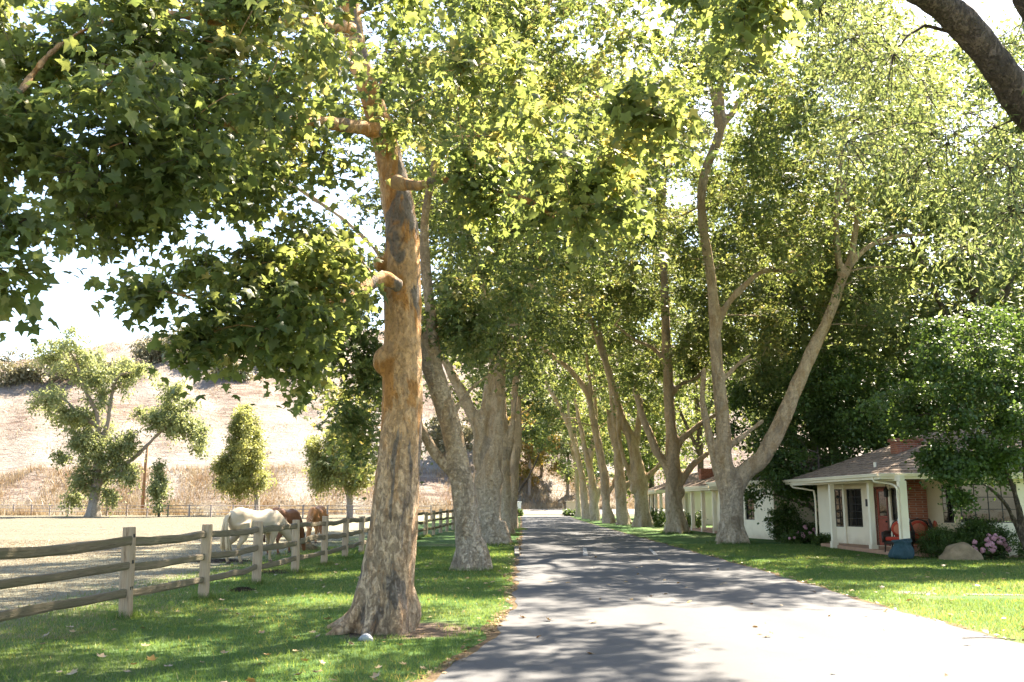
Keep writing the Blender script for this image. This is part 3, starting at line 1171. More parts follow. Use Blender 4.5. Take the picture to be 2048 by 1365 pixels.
def avenue_tree(label, base, main, limbs, top, mat, voxel=0.06, clear_y=200, roots=6, knobs=(), amp=0.035, seed=1, group='sycamores lining the road', root_dir=None, limb_clear=True):
    g = gnd(*base)
    Y = g[1]
    root = tag(empty('sycamore_tree', (g[0], Y, 0)), label, 'tree', group)
    if Y > 15:
        main = [(p[0], p[1], p[2] * .88) for p in main]
        limbs = [[(p[0], p[1], p[2] * .9, *p[3:]) for p in lm] for lm in limbs]
    mp = px_path(main, Y)
    mp[0, 2] = -0.15
    ext = []
    last = mp[-1]
    for dx, dy, dz, r in top:
        ext.append((last[0] + dx, last[1] + dy, last[2] + dz, r))
    paths = [np.vstack([mp, np.array(ext).reshape(-1, 4)])]
    clear_path(main, Y, clear_y)
    for lm in limbs:
        vis = [p for p in lm if len(p) in (3, 4)]
        paths.append(px_path(vis, Y))
        if limb_clear:
            clear_path(vis, Y, clear_y)
    kn = [(at(px, py, Y - r * 0.4), r) for px, py, r in knobs]
    nodes, rads = tree_wood(root, paths, voxel, mat, amp=amp, seed=seed, roots=roots, knobs=kn, root_dir=root_dir)
    t = dict(root=root, nodes=nodes, rads=rads, g=g, Y=Y, mat=mat, seed=seed, label=label)
    AVE.append(t)
    return t


L1 = avenue_tree('large flaking orange barked sycamore nearest the camera, left of the road', (766, 1262),
    [(766, 1270, 66), (768, 1225, 58), (772, 1170, 55), (788, 1050, 48), (795, 960, 44), (802, 850, 41), (805, 700, 40), (805, 560, 38), (803, 450, 35), (786, 350, 30), (760, 255, 26), (738, 180, 24), (712, 100, 22), (700, 0, 20), (692, -120, 19)],
    [[(800, 575, 14, 12.0), (768, 556, 14, 11.85), (735, 572, 13, 11.6), (695, 602, 11, 11.2), (640, 604, 9, 10.6), (585, 584, 8, 10.3), (500, 590, 5, 9.8), (440, 640, 3, 9.6)],
     [(790, 365, 18, 12.1), (835, 372, 12, 11.8), (900, 360, 10, 11.4), (1000, 380, 9, 11.0), (1075, 412, 8, 10.8), (1105, 436, 6, 10.7)],
     [(755, 262, 18, 12.1), (655, 246, 13, 11.3), (545, 240, 11, 10.4), (420, 250, 9, 9.6), (250, 300, 7, 8.8), (60, 360, 6, 8.2)],
     [(705, 60, 16, 12.0), (600, 45, 12, 11.0), (450, 42, 11, 9.8), (300, 30, 10, 9.0), (120, 90, 8, 8.3), (-20, 300, 6, 7.6), (-30, 480, 5, 7.4)]],
    [(-0.3, 0.2, 2.0, 0.16), (0.1, 0.3, 4.5, 0.12), (0.2, 0.3, 7.5, 0.07)],
    M['bark'], voxel=0.035, limb_clear=False, clear_y=400, roots=7, amp=0.02, seed=1, root_dir=math.pi * 1.05,
    knobs=[(768, 722, 0.17), (757, 528, 0.085), (700, 1262, 0.14), (672, 1272, 0.10)])

L2 = avenue_tree('pale sycamore leaning left with a knothole, second on the fence side', (942, 1141),
    [(943, 1150, 40), (941, 1110, 34), (934, 1050, 29), (928, 1000, 27), (918, 932, 25), (904, 864, 24), (884, 795, 24), (863, 735, 23), (840, 685, 17), (815, 620, 15), (800, 540, 13)],
    [[(872, 755, 18), (867, 690, 14), (860, 614, 13), (852, 536, 12), (850, 440, 10), (870, 320, 8)],
     [(924, 975, 16), (905, 945, 14), (872, 910, 13), (845, 862, 11), (820, 815, 9), (790, 770, 7)],
     [(905, 830, 8), (925, 800, 5), (950, 770, 5), (978, 752, 4)]],
    [(-0.5, 0, 2.5, 0.14), (-0.7, 0.5, 6, 0.09)],
    M['bark_pale'], voxel=0.045, seed=2, roots=7, amp=0.02, knobs=[(914, 951, 0.07)])

L3 = avenue_tree('burly sycamore with a swollen burl on its trunk, third on the fence side', (988, 1090),
    [(990, 1096, 33), (984, 1060, 28), (979, 1022, 26), (977, 970, 30), (980, 935, 28), (990, 886, 20), (995, 818, 17), (997, 765, 15), (1003, 715, 14), (1022, 670, 13), (1050, 600, 11), (1072, 545, 10), (1090, 498, 9)],
    [[(972, 950, 17), (958, 912, 15), (966, 845, 13), (977, 775, 11), (985, 720, 9), (972, 650, 9), (962, 560, 8), (950, 500, 7), (915, 420, 6)],
     [(968, 905, 15), (955, 850, 15), (928, 795, 13), (903, 747, 11), (880, 708, 9), (845, 640, 7), (800, 560, 6), (700, 450, 5), (560, 355, 5), (480, 305, 4)]],
    [(0.2, 0.1, 2.5, 0.13), (-0.4, 0, 5.5, 0.09)],
    M['bark_pale'], voxel=0.06, clear_y=735, seed=3, roots=6, amp=0.05, knobs=[(962, 960, 0.30), (985, 985, 0.30), (995, 955, 0.28)])

L4 = avenue_tree('brown sycamore half hidden behind the burly one, fourth on the fence side', (1011, 1071),
    [(1012, 1076, 20), (1010, 1030, 15), (1010, 970, 15), (1008, 900, 12), (1005, 830, 11), (1000, 740, 10), (1010, 640, 9)],
    [[(1010, 940, 9), (1022, 880, 7), (1030, 800, 6), (1040, 720, 5)]],
    [(0.3, 0, 3, 0.15), (0.3, 0, 6, 0.09)], M['bark_pale'], voxel=0.08, clear_y=800, seed=4, roots=5, amp=0.05)

L5 = avenue_tree('slender forked sycamore farthest along the fence side of the road', (1023, 1060),
    [(1024, 1063, 16), (1025, 1020, 12), (1027, 960, 12), (1030, 900, 9), (1028, 840, 8), (1030, 760, 7)],
    [[(1028, 950, 7), (1038, 900, 6), (1040, 830, 5), (1036, 790, 4)]],
    [(0.3, 0, 4, 0.15), (0.3, 0, 7, 0.09)], M['bark_pale'], voxel=0.1, clear_y=820, seed=5, roots=5, amp=0.05)

R1 = avenue_tree('sycamore forking low into a great limb over the house, nearest on the house side', (1464, 1088),
    [(1465, 1094, 33), (1464, 1060, 28), (1463, 1010, 26), (1461, 975, 27), (1451, 930, 18), (1447, 870, 17), (1440, 780, 15), (1432, 700, 14), (1428, 620, 13), (1423, 560, 12), (1410, 480, 11), (1402, 400, 11), (1412, 340, 11), (1440, 262, 11)],
    [[(1462, 985, 24), (1490, 945, 20), (1525, 915, 19), (1560, 850, 18), (1592, 775, 16), (1630, 690, 14), (1655, 640, 12), (1682, 565, 11), (1700, 525, 9), (1710, 465, 8), (1715, 428, 8), (1690, 390, 7), (1684, 360, 6)],
     [(1684, 560, 9), (1676, 515, 8), (1671, 440, 7), (1677, 375, 7), (1684, 300, 6)],
     [(1698, 535, 6), (1735, 495, 6), (1790, 474, 5), (1850, 470, 4)],
     [(1450, 985, 14), (1432, 930, 11), (1416, 860, 9), (1405, 800, 7), (1408, 740, 5)],
     [(1438, 262, 9), (1472, 215, 7), (1510, 140, 6), (1530, 80, 4)],
     [(1436, 270, 8), (1428, 200, 7), (1413, 130, 6), (1405, 60, 4)],
     [(1432, 690, 8), (1448, 620, 7), (1490, 572, 7), (1530, 542, 6), (1600, 545, 4)],
     [(1450, 900, 8), (1490, 870, 6), (1525, 842, 5)],
     [(1438, 770, 7), (1470, 735, 5), (1500, 710, 4)]],
    [(0.1, 0, 2.0, 0.16), (0.1, 0, 4, 0.10)],
    M['bark_pale'], voxel=0.06, seed=6, roots=7, amp=0.045)

R2 = avenue_tree('sycamore with upright trunk and side limbs, second on the house side', (1353, 1067),
    [(1354, 1072, 26), (1350, 1040, 21), (1347, 1000, 19), (1347, 950, 18), (1345, 900, 15), (1342, 850, 13), (1336, 760, 12), (1333, 690, 11), (1330, 615, 10), (1328, 540, 9)],
    [[(1342, 955, 12), (1328, 925, 10), (1314, 905, 9), (1300, 870, 9), (1286, 835, 8), (1270, 780, 6)],
     [(1352, 905, 9), (1362, 880, 8), (1385, 862, 7), (1405, 845, 6), (1450, 820, 4)],
     [(1356, 975, 10), (1370, 951, 8), (1388, 928, 7), (1415, 908, 5)],
     [(1338, 800, 7), (1360, 770, 5), (1395, 755, 4), (1420, 720, 3)],
     [(1335, 740, 6), (1310, 700, 5), (1270, 680, 4), (1230, 650, 3)]],
    [(0, 0, 3, 0.2), (0.2, 0, 6, 0.12)],
    M['bark_pale'], voxel=0.075, seed=7, roots=7, amp=0.05, knobs=[(1360, 985, 0.3)])

R3 = avenue_tree('sycamore with short side stub and trunk bending over the road, third on the house side', (1284, 1054),
    [(1286, 1059, 22), (1284, 1020, 17), (1281, 975, 17), (1277, 945, 16), (1270, 910, 13), (1262, 880, 12), (1250, 850, 10), (1239, 820, 9), (1216, 740, 8), (1192, 670, 7), (1172, 610, 6)],
    [[(1268, 905, 8), (1274, 880, 8), (1277, 845, 7), (1282, 800, 5)],
     [(1268, 970, 7), (1256, 942, 6), (1246, 910, 5), (1239, 876, 5), (1235, 830, 4)],
     [(1284, 965, 9), (1300, 950, 7), (1312, 938, 5), (1330, 915, 4)]],
    [(-0.6, 0, 3, 0.15), (-0.6, 0, 6, 0.1)],
    M['bark_pale'], voxel=0.09, seed=8, roots=6, amp=0.06, knobs=[(1268, 978, 0.3), (1290, 975, 0.28)])

R4 = avenue_tree('rough barked sycamore with knobbly lower trunk, fourth on the house side', (1246, 1050),
    [(1247, 1054, 17), (1243, 1015, 13), (1241, 980, 14), (1238, 940, 11), (1235, 900, 9), (1231, 860, 8), (1226, 810, 7), (1216, 740, 6), (1200, 660, 5)],
    [[(1236, 920, 6), (1222, 870, 5), (1214, 820, 4)], [(1243, 985, 7), (1256, 970, 6), (1264, 960, 4)]],
    [(-0.4, 0, 4, 0.12)], M['bark_pale'], voxel=0.1, seed=9, roots=5, amp=0.08)

R5 = avenue_tree('sycamore with trunk sweeping left over the road, fifth on the house side', (1216, 1047),
    [(1217, 1050, 15), (1213, 1010, 11), (1210, 965, 11), (1202, 920, 10), (1194, 875, 9), (1185, 832, 8), (1176, 790, 7), (1145, 745, 6), (1111, 717, 5), (1062, 674, 4)],
    [[(1182, 820, 5), (1180, 760, 5), (1172, 700, 4)], [(1212, 990, 6), (1226, 975, 5), (1232, 950, 4)]],
    [(-0.5, 0, 2, 0.1)], M['bark_pale'], voxel=0.1, seed=10, roots=5, amp=0.08)

R6 = avenue_tree('twin stemmed sycamore, sixth on the house side', (1191, 1042),
    [(1191, 1045, 13), (1188, 1005, 11), (1184, 965, 9), (1180, 930, 7), (1186, 895, 7), (1191, 855, 6), (1190, 800, 5)],
    [[(1185, 970, 7), (1176, 930, 6), (1170, 900, 6), (1160, 850, 5), (1150, 800, 4)], [(1192, 1000, 7), (1200, 980, 5)]],
    [(0, 0, 3, 0.14)], M['bark_pale'], voxel=0.11, seed=12, roots=4, amp=0.08)

R7 = avenue_tree('sycamore curving left towards the road, seventh on the house side', (1172, 1038),
    [(1173, 1041, 11), (1169, 1000, 9), (1165, 960, 8), (1157, 920, 7), (1146, 880, 6), (1131, 840, 5), (1111, 800, 5), (1092, 765, 4)],
    [[(1150, 900, 5), (1140, 850, 4), (1135, 800, 3)]],
    [(-0.6, 0, 2.5, 0.12)], M['bark_pale'], voxel=0.12, seed=13, roots=4, amp=0.07)

R8 = avenue_tree('dark trunked sycamore beside the gate pillar at the end of the house side row', (1157, 1034),
    [(1158, 1036, 8), (1156, 1000, 6), (1154, 960, 5), (1153, 900, 4), (1150, 850, 4)],
    [[(1154, 950, 3), (1146, 910, 3), (1138, 880, 2)]],
    [(0, 0, 4, 0.12)], M['bark_pale'], voxel=0.12, seed=14, roots=4, amp=0.05)


# ------------------------------------------------------------------ avenue trees: crowns
def rect_clumps(rng, rects):
    C, R_ = [], []
    for (x0, x1, y0, y1, d0, d1, n, r0, r1) in rects:
        for _ in range(n):
            C.append(at(rng.uniform(x0, x1), rng.uniform(y0, y1), rng.uniform(d0, d1)))
            R_.append(rng.uniform(r0, r1))
    return np.array(C), np.array(R_)


def crown(t, ells, n, rr, per, size, tmpl=STAR, zmin=5.0, mat='leaf', droop=0.35, extra=None, slack=0.5, sep=0.75):
    rng = np.random.default_rng(t['seed'] + 100)
    C, R_ = ell_clumps(rng, ells, n, rr, zmin, sep)
    if extra is not None:
        c2, r2 = rect_clumps(rng, extra)
        C = np.vstack([C, c2])
        R_ = np.concatenate([R_, r2])
    k = keep_clear(C, R_, slack)
    C, R_ = C[k], R_[k]
    tree_foliage(t['root'], C, R_, per, size, tmpl, M[mat], rng, t['nodes'], t['rads'], t['mat'], droop=droop, jit=0.16)


# nearest tree: boughs seen close, single leaves readable
rng = np.random.default_rng(3)
C1, Q1 = rect_clumps(rng, [
    (-60, 330, -80, 200, 7.0, 9.8, 24, .40, .60),
    (300, 700, -80, 200, 8.0, 11.0, 27, .42, .62),
    (150, 420, 170, 330, 7.6, 9.6, 11, .36, .50),
    (170, 330, 320, 500, 7.6, 9.2, 9, .32, .44),
    (330, 520, 280, 400, 8.6, 10.5, 7, .36, .48),
    (-60, 70, 150, 560, 6.8, 8.2, 10, .28, .40),
    (60, 160, 230, 330, 7.2, 8.2, 3, .28, .36),
    (420, 760, 180, 420, 9.5, 12.5, 20, .42, .58),
    (370, 690, 510, 650, 9.2, 11.8, 18, .32, .44),
    (375, 540, 650, 705, 9.2, 10.4, 7, .22, .32),
    (585, 650, 660, 740, 10.0, 11.5, 4, .22, .30),
    (250, 330, 560, 590, 9.2, 10.2, 2, .24, .30),
    (560, 740, 440, 600, 10.5, 13.0, 12, .42, .55),
    (500, 640, 510, 600, 9.6, 10.3, 6, .26, .34),
    (640, 960, -60, 260, 9.0, 12.5, 20, .42, .58),
    (830, 1100, 120, 340, 9.5, 13.0, 12, .40, .55),
    (880, 1240, 330, 440, 9.6, 12.0, 14, .34, .46),
    (1080, 1330, 300, 420, 9.0, 11.0, 7, .30, .40),
    (1220, 1330, 120, 330, 8.0, 9.6, 5, .18, .26),
    (1320, 1540, -70, 40, 7.0, 9.0, 7, .28, .38),
])
for yy_ in range(20, 340, 14):
    CLEAR.append((float(np.interp(yy_, [0, 100, 180, 255, 350], [700, 712, 738, 760, 786])), yy_, 12.0, -16 if yy_ > 190 and yy_ < 240 else 4))
clear_path([(850, 368, -22), (900, 360, -22), (1000, 380, -22), (1070, 408, -22)], 11.2, 0)
clear_path([(655, 246, -22), (555, 241, -22)], 11.0, 0)
clear_path([(735, 572, -20), (690, 600, -20)], 11.3, 0)
k = keep_clear(C1, Q1, 0.6)
C1, Q1 = C1[k], Q1[k]
P, R, S, rnd, (A, B) = clump_leaves(C1, Q1, 128, 0.112, rng, flat=0.8, droop=0.45, twigs=8, jit=0.09)
px, py, dep = proj(P)
inside = (px > 20) & (px < 2028) & (py > 10) & (py < 1300)
score = np.where(inside, S / dep, 0)
top = np.argsort(-score)[:300]
rest = np.ones(len(P), bool)
rest[top] = False
tag(link('foliage', leaves_mixed('foliage', P[rest], R[rest], S[rest], rnd[rest], LOBES), M['leaf_near'], L1['root']), kind='stuff')
leafmesh = []
for i in range(8):
    me = mesh_np('leaf', LOBES[i % 6][0], LOBED[1], False, {'rnd': np.full(len(LOBED[0]), 0.15 + 0.1 * i)})
    me.materials.append(M['leaf_near'])
    leafmesh.append(me)
for i in top:
    o = link('leaf', leafmesh[min(7, max(0, int(rnd[i] * 8)))], None, L1['root'])
    m = Matrix([[*(R[i][0] * S[i]), P[i][0]], [*(R[i][1] * S[i]), P[i][1]], [*(R[i][2] * S[i]), P[i][2]], [0, 0, 0, 1]])
    o.matrix_basis = m
mb = grow(L1['nodes'], L1['rads'], C1, rng, r0=0.010, rs=0.010, rmax=0.05)
tag(mb.build('branches', M['bark'], L1['root'], True), kind='stuff')
V, T = seg_tubes(A, B, 0.005, 0.0025, 0.05)
tag(link('twigs', mesh_np('twigs', V, T), M['bark_brown'], L1['root']), kind='stuff')
# the upper crown above the frame
x, y = L1['g'][0], L1['Y']
rng = np.random.default_rng(31)
Cu, Qu = ell_clumps(rng, [(x + 0.2, y + 1.5, 11.5, 5.5, 6.0, 5.0), (1.5, 17.0, 11.5, 4.5, 4.0, 3.5)], 70, (0.8, 1.3), 7.0)
dd = np.stack(proj(Cu), 1)
kk = (dd[:, 1] < -120) | (Cu[:, 1] > 15.0) & (dd[:, 1] < 330)
Cu, Qu = Cu[kk], Qu[kk]
tree_foliage(L1['root'], Cu, Qu, 105, 0.20, STAR, M['leaf'], rng, L1['nodes'], L1['rads'], M['bark'], jit=0.16, name='upper_foliage')


def E(t, dx, dy, z, rx, ry, rz):
    return (t['g'][0] + dx, t['Y'] + dy, z, rx, ry, rz)


crown(L2, [E(L2, 0.6, 0, 13.8, 4.9, 5.5, 8.0)], 95, (0.9, 1.4), 320, 0.18, zmin=6.2,
      extra=[(690, 765, 690, 900, 22, 25, 9, .6, .9), (560, 720, 600, 760, 20, 23, 8, .6, .9), (860, 960, 520, 700, 22.6, 24, 6, .5, .7)])
crown(L3, [E(L3, 0.6, 0, 15, 5.3, 5.4, 10)], 120, (1.0, 1.5), 320, 0.19, zmin=7.0,
      extra=[(880, 1060, 520, 730, 31.5, 35, 15, .7, 1.0), (690, 860, 780, 940, 36, 40, 12, .8, 1.2)])
crown(L4, [E(L4, 0.3, 0, 16, 6.8, 5.4, 11)], 110, (1.1, 1.6), 310, 0.21, KITE, zmin=6.5)
crown(L5, [E(L5, 0, 2, 15, 6.5, 6, 11)], 90, (1.2, 1.7), 280, 0.24, KITE, zmin=5.5)
crown(R1, [E(R1, 0.8, -2.0, 16.0, 7.2, 8.5, 7.0), E(R1, 5.5, -1, 13, 4.5, 5, 5), E(R1, 1.0, -7.5, 15.8, 6.5, 4.5, 4.5)], 240, (1.0, 1.5), 320, 0.18, zmin=8.5,
      extra=[(1470, 1580, 600, 760, 38, 41, 8, .8, 1.1), (1500, 1680, 430, 560, 38, 41, 8, .8, 1.2), (1350, 1420, 560, 720, 38.5, 41, 5, .7, 1.0)])
crown(R2, [E(R2, 0.0, 0.5, 16, 6.8, 6.0, 10)], 125, (1.1, 1.6), 310, 0.20, zmin=9.0,
      extra=[(1260, 1330, 740, 840, 49, 52, 4, .9, 1.2), (1360, 1420, 640, 780, 49.5, 53, 6, .9, 1.3)])
crown(R3, [E(R3, -1.0, 0.5, 16, 6.8, 6.0, 10.5)], 110, (1.2, 1.7), 290, 0.22, KITE, zmin=8.0)
crown(R4, [E(R4, -1.0, 0, 16, 6.5, 5, 10)], 75, (1.2, 1.8), 260, 0.25, KITE, zmin=7.5)
crown(R5, [E(R5, -2.0, 0, 15, 6.5, 5, 10)], 75, (1.2, 1.8), 260, 0.25, KITE, zmin=6.5)
crown(R6, [E(R6, -0.5, 1, 15, 6, 5, 10)], 65, (1.2, 1.8), 240, 0.27, KITE, zmin=6.0)
crown(R7, [E(R7, -1.0, 2, 14, 6, 5, 10)], 60, (1.2, 1.9), 230, 0.28, KITE, zmin=5.0)
crown(R8, [E(R8, 0, 1, 13, 6, 5, 9)], 55, (1.3, 1.9), 220, 0.30, KITE, zmin=5.0)


# ------------------------------------------------------------------ other trees and shrubs
def quick_tree(name, label, cat, base, paths, voxel, bark, ells, n, rr, per, size, tmpl, mat, zmin=1.0, seed=50, group=None, droop=0.3, flat=0.7, clear=True, twigs=8, upbias=0.15, roots=4, jit=0.16, slack=0.5, extra=None, sep=.7, shell=2.2):
    root = tag(empty(name, tuple(base)), label, cat, group)
    nodes, rads = tree_wood(root, [np.array(p, float) for p in paths], voxel, bark, amp=0.03, seed=seed, roots=roots, n=8)
    rng = np.random.default_rng(seed)
    C, R_ = ell_clumps(rng, ells, n, rr, zmin, sep, shell)
    if extra is not None:
        c2, r2 = rect_clumps(rng, extra)
        C = np.vstack([C, c2])
        R_ = np.concatenate([R_, r2])
    if clear:
        k = keep_clear(C, R_, slack)
        C, R_ = C[k], R_[k]
    tree_foliage(root, C, R_, per, size, tmpl, M[mat], rng, nodes, rads, bark, droop=droop, flat=flat, twigs=twigs, upbias=upbias, jit=jit)
    return root


# leaning dark tree at the top right, close to the camera
b0 = np.array([7.4, 9.2, 0])
pb = [(*at(2150, 320, 9.0), .24), (*at(2048, 203, 8.8), .19), (*at(1990, 130, 8.6), .17), (*at(1930, 50, 8.4), .155), (*at(1870, 0, 8.2), .14), (*at(1790, -40, 8.0), .12), (*at(1700, -110, 8.6), .12), (4.4, 12.5, 9.5, .10), (5.6, 16.5, 12.5, .08), (6.8, 19.5, 14.5, .05)]
SH = quick_tree('shade_tree', 'dark fissured tree leaning in at the upper right corner, close to the camera', 'tree', b0,
    [[(7.4, 9.2, -0.2, .45), (7.35, 9.2, 1.2, .38), (6.9, 9.1, 2.9, .34)] + pb,
     [(7.1, 9.2, 2.4, .3), (*at(2190, 200, 9.4), .18), (*at(2090, 60, 9.3), .13), (*at(2050, 0, 9.2), .12), (*at(2010, -150, 9.0), .12)]],
    0.055, M['bark_brown'], [(6.4, 9.0, 9.8, 3.0, 2.6, 1.8)], 14, (0.6, 0.9), 230, 0.09, NARROW, 'leaf_light', zmin=8.4, seed=41, droop=0.6, clear=False,
    extra=[(1660, 1900, 60, 330, 8.5, 11.5, 22, .34, .5), (1900, 2080, 200, 520, 8.5, 11.5, 18, .34, .5), (1560, 1800, -60, 120, 8, 11, 14, .34, .5), (1980, 2080, 0, 120, 9.6, 11.5, 7, .3, .45)])
rng = np.random.default_rng(411)
Cs, Qs = ell_clumps(rng, [(7.6, 20.5, 15.4, 2.7, 2.5, 2.2)], 26, (0.6, 0.9), 13.0)  # high crown added out of view to cast shade on the near road
tree_foliage(SH, Cs, Qs, 150, 0.2, STAR, M['leaf_light'], rng, np.array([(5.6, 16.5, 12.5), (6.8, 19.5, 14.5)]), np.array([.08, .05]), M['bark_brown'], name='upper_foliage')
# dark maple in front of the house, right edge
mY = 25.6
CLEAR += [(px_, py_, 33.0, 7) for px_ in range(1792, 1836, 8) for py_ in range(884, 914, 8)] + [(px_, py_, 33.0, 6) for px_ in range(1610, 1800, 12) for py_ in range(950, 1080, 14)] + [(px_, 940, 33.0, 4) for px_ in range(1640, 1780, 12)]
bm = at(2055, HY, mY)
bm[2] = 0
quick_tree('maple_tree', 'dark green layered maple spreading over the house roof at the right edge', 'tree', bm,
    [[(bm[0], mY, -0.1, .13), (*at(2046, 1050, mY), .10), (*at(2030, 990, mY), .07), (*at(2010, 940, mY), .06), (*at(1960, 880, mY), .04), (*at(1890, 830, mY), .025)],
     [(bm[0], mY, 0.1, .12), (*at(2028, 1040, mY), .07), (*at(2004, 1000, mY - .2), .05), (*at(1960, 965, mY - .4), .035), (*at(1900, 950, mY - .6), .02)],
     [(bm[0] + .1, mY, 0.1, .12), (*at(2052, 960, mY), .08), (*at(2046, 860, mY), .06), (*at(2030, 740, mY), .04)]],
    0.035, M['bark_brown'], [(*at(2040, 760, mY), 3.8, 2.6, 2.2)], 60, (0.55, 0.85), 400, 0.10, KITE, 'leaf_dark', zmin=2.4, seed=42, droop=0.25, flat=0.35, jit=0.10, slack=0.8,
    extra=[(1860, 2048, 870, 960, mY - 1.6, mY + .4, 22, .4, .55), (1770, 1880, 870, 935, mY - 1.0, mY, 12, .35, .5), (1740, 1860, 780, 860, mY - .5, mY + .8, 9, .45, .6), (1850, 2048, 640, 880, mY - 1.5, mY + 1, 24, .5, .7), (1905, 1960, 975, 1000, mY - 1.2, mY - .8, 2, .22, .28)])
# dark tree behind the gap between the houses
bd = np.array([13.4, 40.0, 0])
quick_tree('maple_tree', 'deep shaded maple with thin fanning branches between the two houses', 'tree', bd,
    [[(13.2, 39.6, -0.1, .12), (13.0, 39.5, .7, .09), (12.6, 39.4, 1.4, .06), (12.0, 39.3, 2.0, .045), (11.2, 39.2, 2.45, .03)],
     [(13.2, 39.6, .5, .07), (12.9, 39.5, 1.2, .05), (12.2, 39.4, 1.55, .04), (11.3, 39.3, 1.9, .03)],
     [(13.2, 39.6, .6, .08), (13.2, 39.5, 1.5, .06), (13.0, 39.4, 2.3, .05), (13, 39.6, 4, .04)],
     [(13.2, 39.6, .5, .08), (13.7, 39.4, 1.3, .05), (14.4, 39.3, 2.4, .035)]],
    0.035, M['bark_brown'], [(14.2, 41.8, 5.4, 4.8, 2.6, 3.2)], 115, (0.7, 1.1), 380, 0.14, KITE, 'leaf_dark', zmin=2.5, seed=43, flat=0.4,
    extra=[(1500, 1640, 900, 985, 38.5, 41, 12, .5, .75)])
# background trees behind the houses
back = [((18, 60), 21, 7, 'leaf_light', 'yellow green tree behind the house, left of the brick chimney'),
        ((24, 52), 20, 7.0, 'leaf_light', 'tall pale green tree behind the house roof'),
        ((30, 47), 18, 7.0, 'leaf_light', 'pale leaved tree rising behind the maple at the right edge'),
        ((36, 60), 24, 8.0, 'leaf_grey', 'olive brown tree far behind the house at the right edge'),
        ((16, 80), 24, 8.0, 'leaf', 'green tree behind the second house'),
        ((26, 76), 26, 9.0, 'leaf', 'tall green tree far behind the house'),
        ((14, 95), 16, 6.0, 'leaf', 'green tree behind the last house of the row'),
        ((21.5, 42), 25, 7.5, 'leaf_light', 'tallest pale green tree rising above the near house roof'),
        ((15.8, 49), 23, 6.5, 'leaf_light', 'tall yellow green tree between the forked sycamore and the near house'),
        ((21, 43.5), 9, 4.2, 'leaf_dark', 'dark rounded tree close behind the roof of the near house')]
for i, ((bx, by), h, r, mt, lab) in enumerate(back):
    quick_tree('background_tree', lab, 'tree', (bx, by, 0),
        [[(bx, by, -0.2, .35), (bx + .2, by, h * .3, .26), (bx - .2, by, h * .6, .16), (bx, by, h * .85, .06)], [(bx, by, h * .25, .2), (bx - r * .4, by - .5, h * .55, .1)], [(bx, by, h * .3, .2), (bx + r * .4, by, h * .6, .1)]],
        0.1, M['bark_brown'], [(bx, by, h * .60, r, r * .9, h * .42)], (105 if i in (1, 7, 8) else 80) if h > 10 else 50, (1.2, 1.9), 300 if i in (1, 7, 8) else 250, 0.26, KITE, mt, zmin=h * .16, seed=60 + i, group='trees behind the houses', droop=0.6)
# trees beyond the cross road at the end of the avenue
for i, (px, Y, h, r, mt, lab) in enumerate([(1058, 142, 15, 5.5, 'leaf_dry', 'yellowing tree on the bank beyond the left gate pillar'), (1083, 150, 15, 5.5, 'leaf_light', 'thin tree with turning leaves beyond the middle of the road end'),
        (1135, 146, 17, 6.5, 'leaf_light', 'yellow green tree on the bank beyond the right gate pillar'), (1005, 150, 17, 6.5, 'leaf_light', 'pale green tree on the bank left of the road end'), (900, 140, 7, 4, 'leaf_grey', 'small greyish tree beyond the far end of the fence'), (1190, 140, 17, 6.5, 'leaf_light', 'pale tree beyond the far end of the house side row')]):
    p = at(px, HY, Y)
    z = float(hfun(p[0], Y))
    quick_tree('roadside_tree', lab, 'tree', (p[0], Y, z), [[(p[0], Y, z - .3, .3), (p[0] + .2, Y, z + h * .4, .22), (p[0], Y, z + h * .8, .08)], [(p[0], Y, z + h * .35, .16), (p[0] + 1.6, Y, z + h * .65, .08)]],
        0.12, M['bark_field'], [(p[0], Y, z + h * .56, r, r * .8, h * .44)], 62, (1.1, 1.7), 150, 0.36, STAR, mt, zmin=z + h * .17, seed=80 + i, group='trees beyond the cross road')

# ---- field trees
def field_tree(name, label, base_px, Y, bark, paths_px, clumps_px, size, tmpl, mat, per, seed, voxel=0.12, group='trees by the far paddock fence', dj=1.5, flat=.8, twigs=7):
    p = at(base_px, HY, Y)
    z = float(hfun(p[0], Y))
    root = tag(empty(name, (p[0], Y, z)), label, 'tree', group)
    paths = [px_path(q, Y) for q in paths_px]
    paths[0][0, 2] = z - 0.3
    nodes, rads = tree_wood(root, paths, voxel, bark, amp=0.06, seed=seed, roots=4, n=8)
    rng = np.random.default_rng(seed)
    C, R_ = [], []
    for (cx, cy, rx, ry, n, r) in clumps_px:
        for _ in range(n):
            a, s = rng.uniform(0, 6.28), math.sqrt(rng.uniform(0, 1))
            C.append(at(cx + rx * s * math.cos(a), cy + ry * s * math.sin(a), Y + rng.normal(0, dj)))
            R_.append(r * rng.uniform(.8, 1.2))
    C, R_ = np.array(C), np.array(R_)
    tree_foliage(root, C, R_, per, size, tmpl, M[mat], rng, nodes, rads, bark, twig_r=0.02, droop=.3, flat=flat, twigs=twigs, jit=.22)
    return root


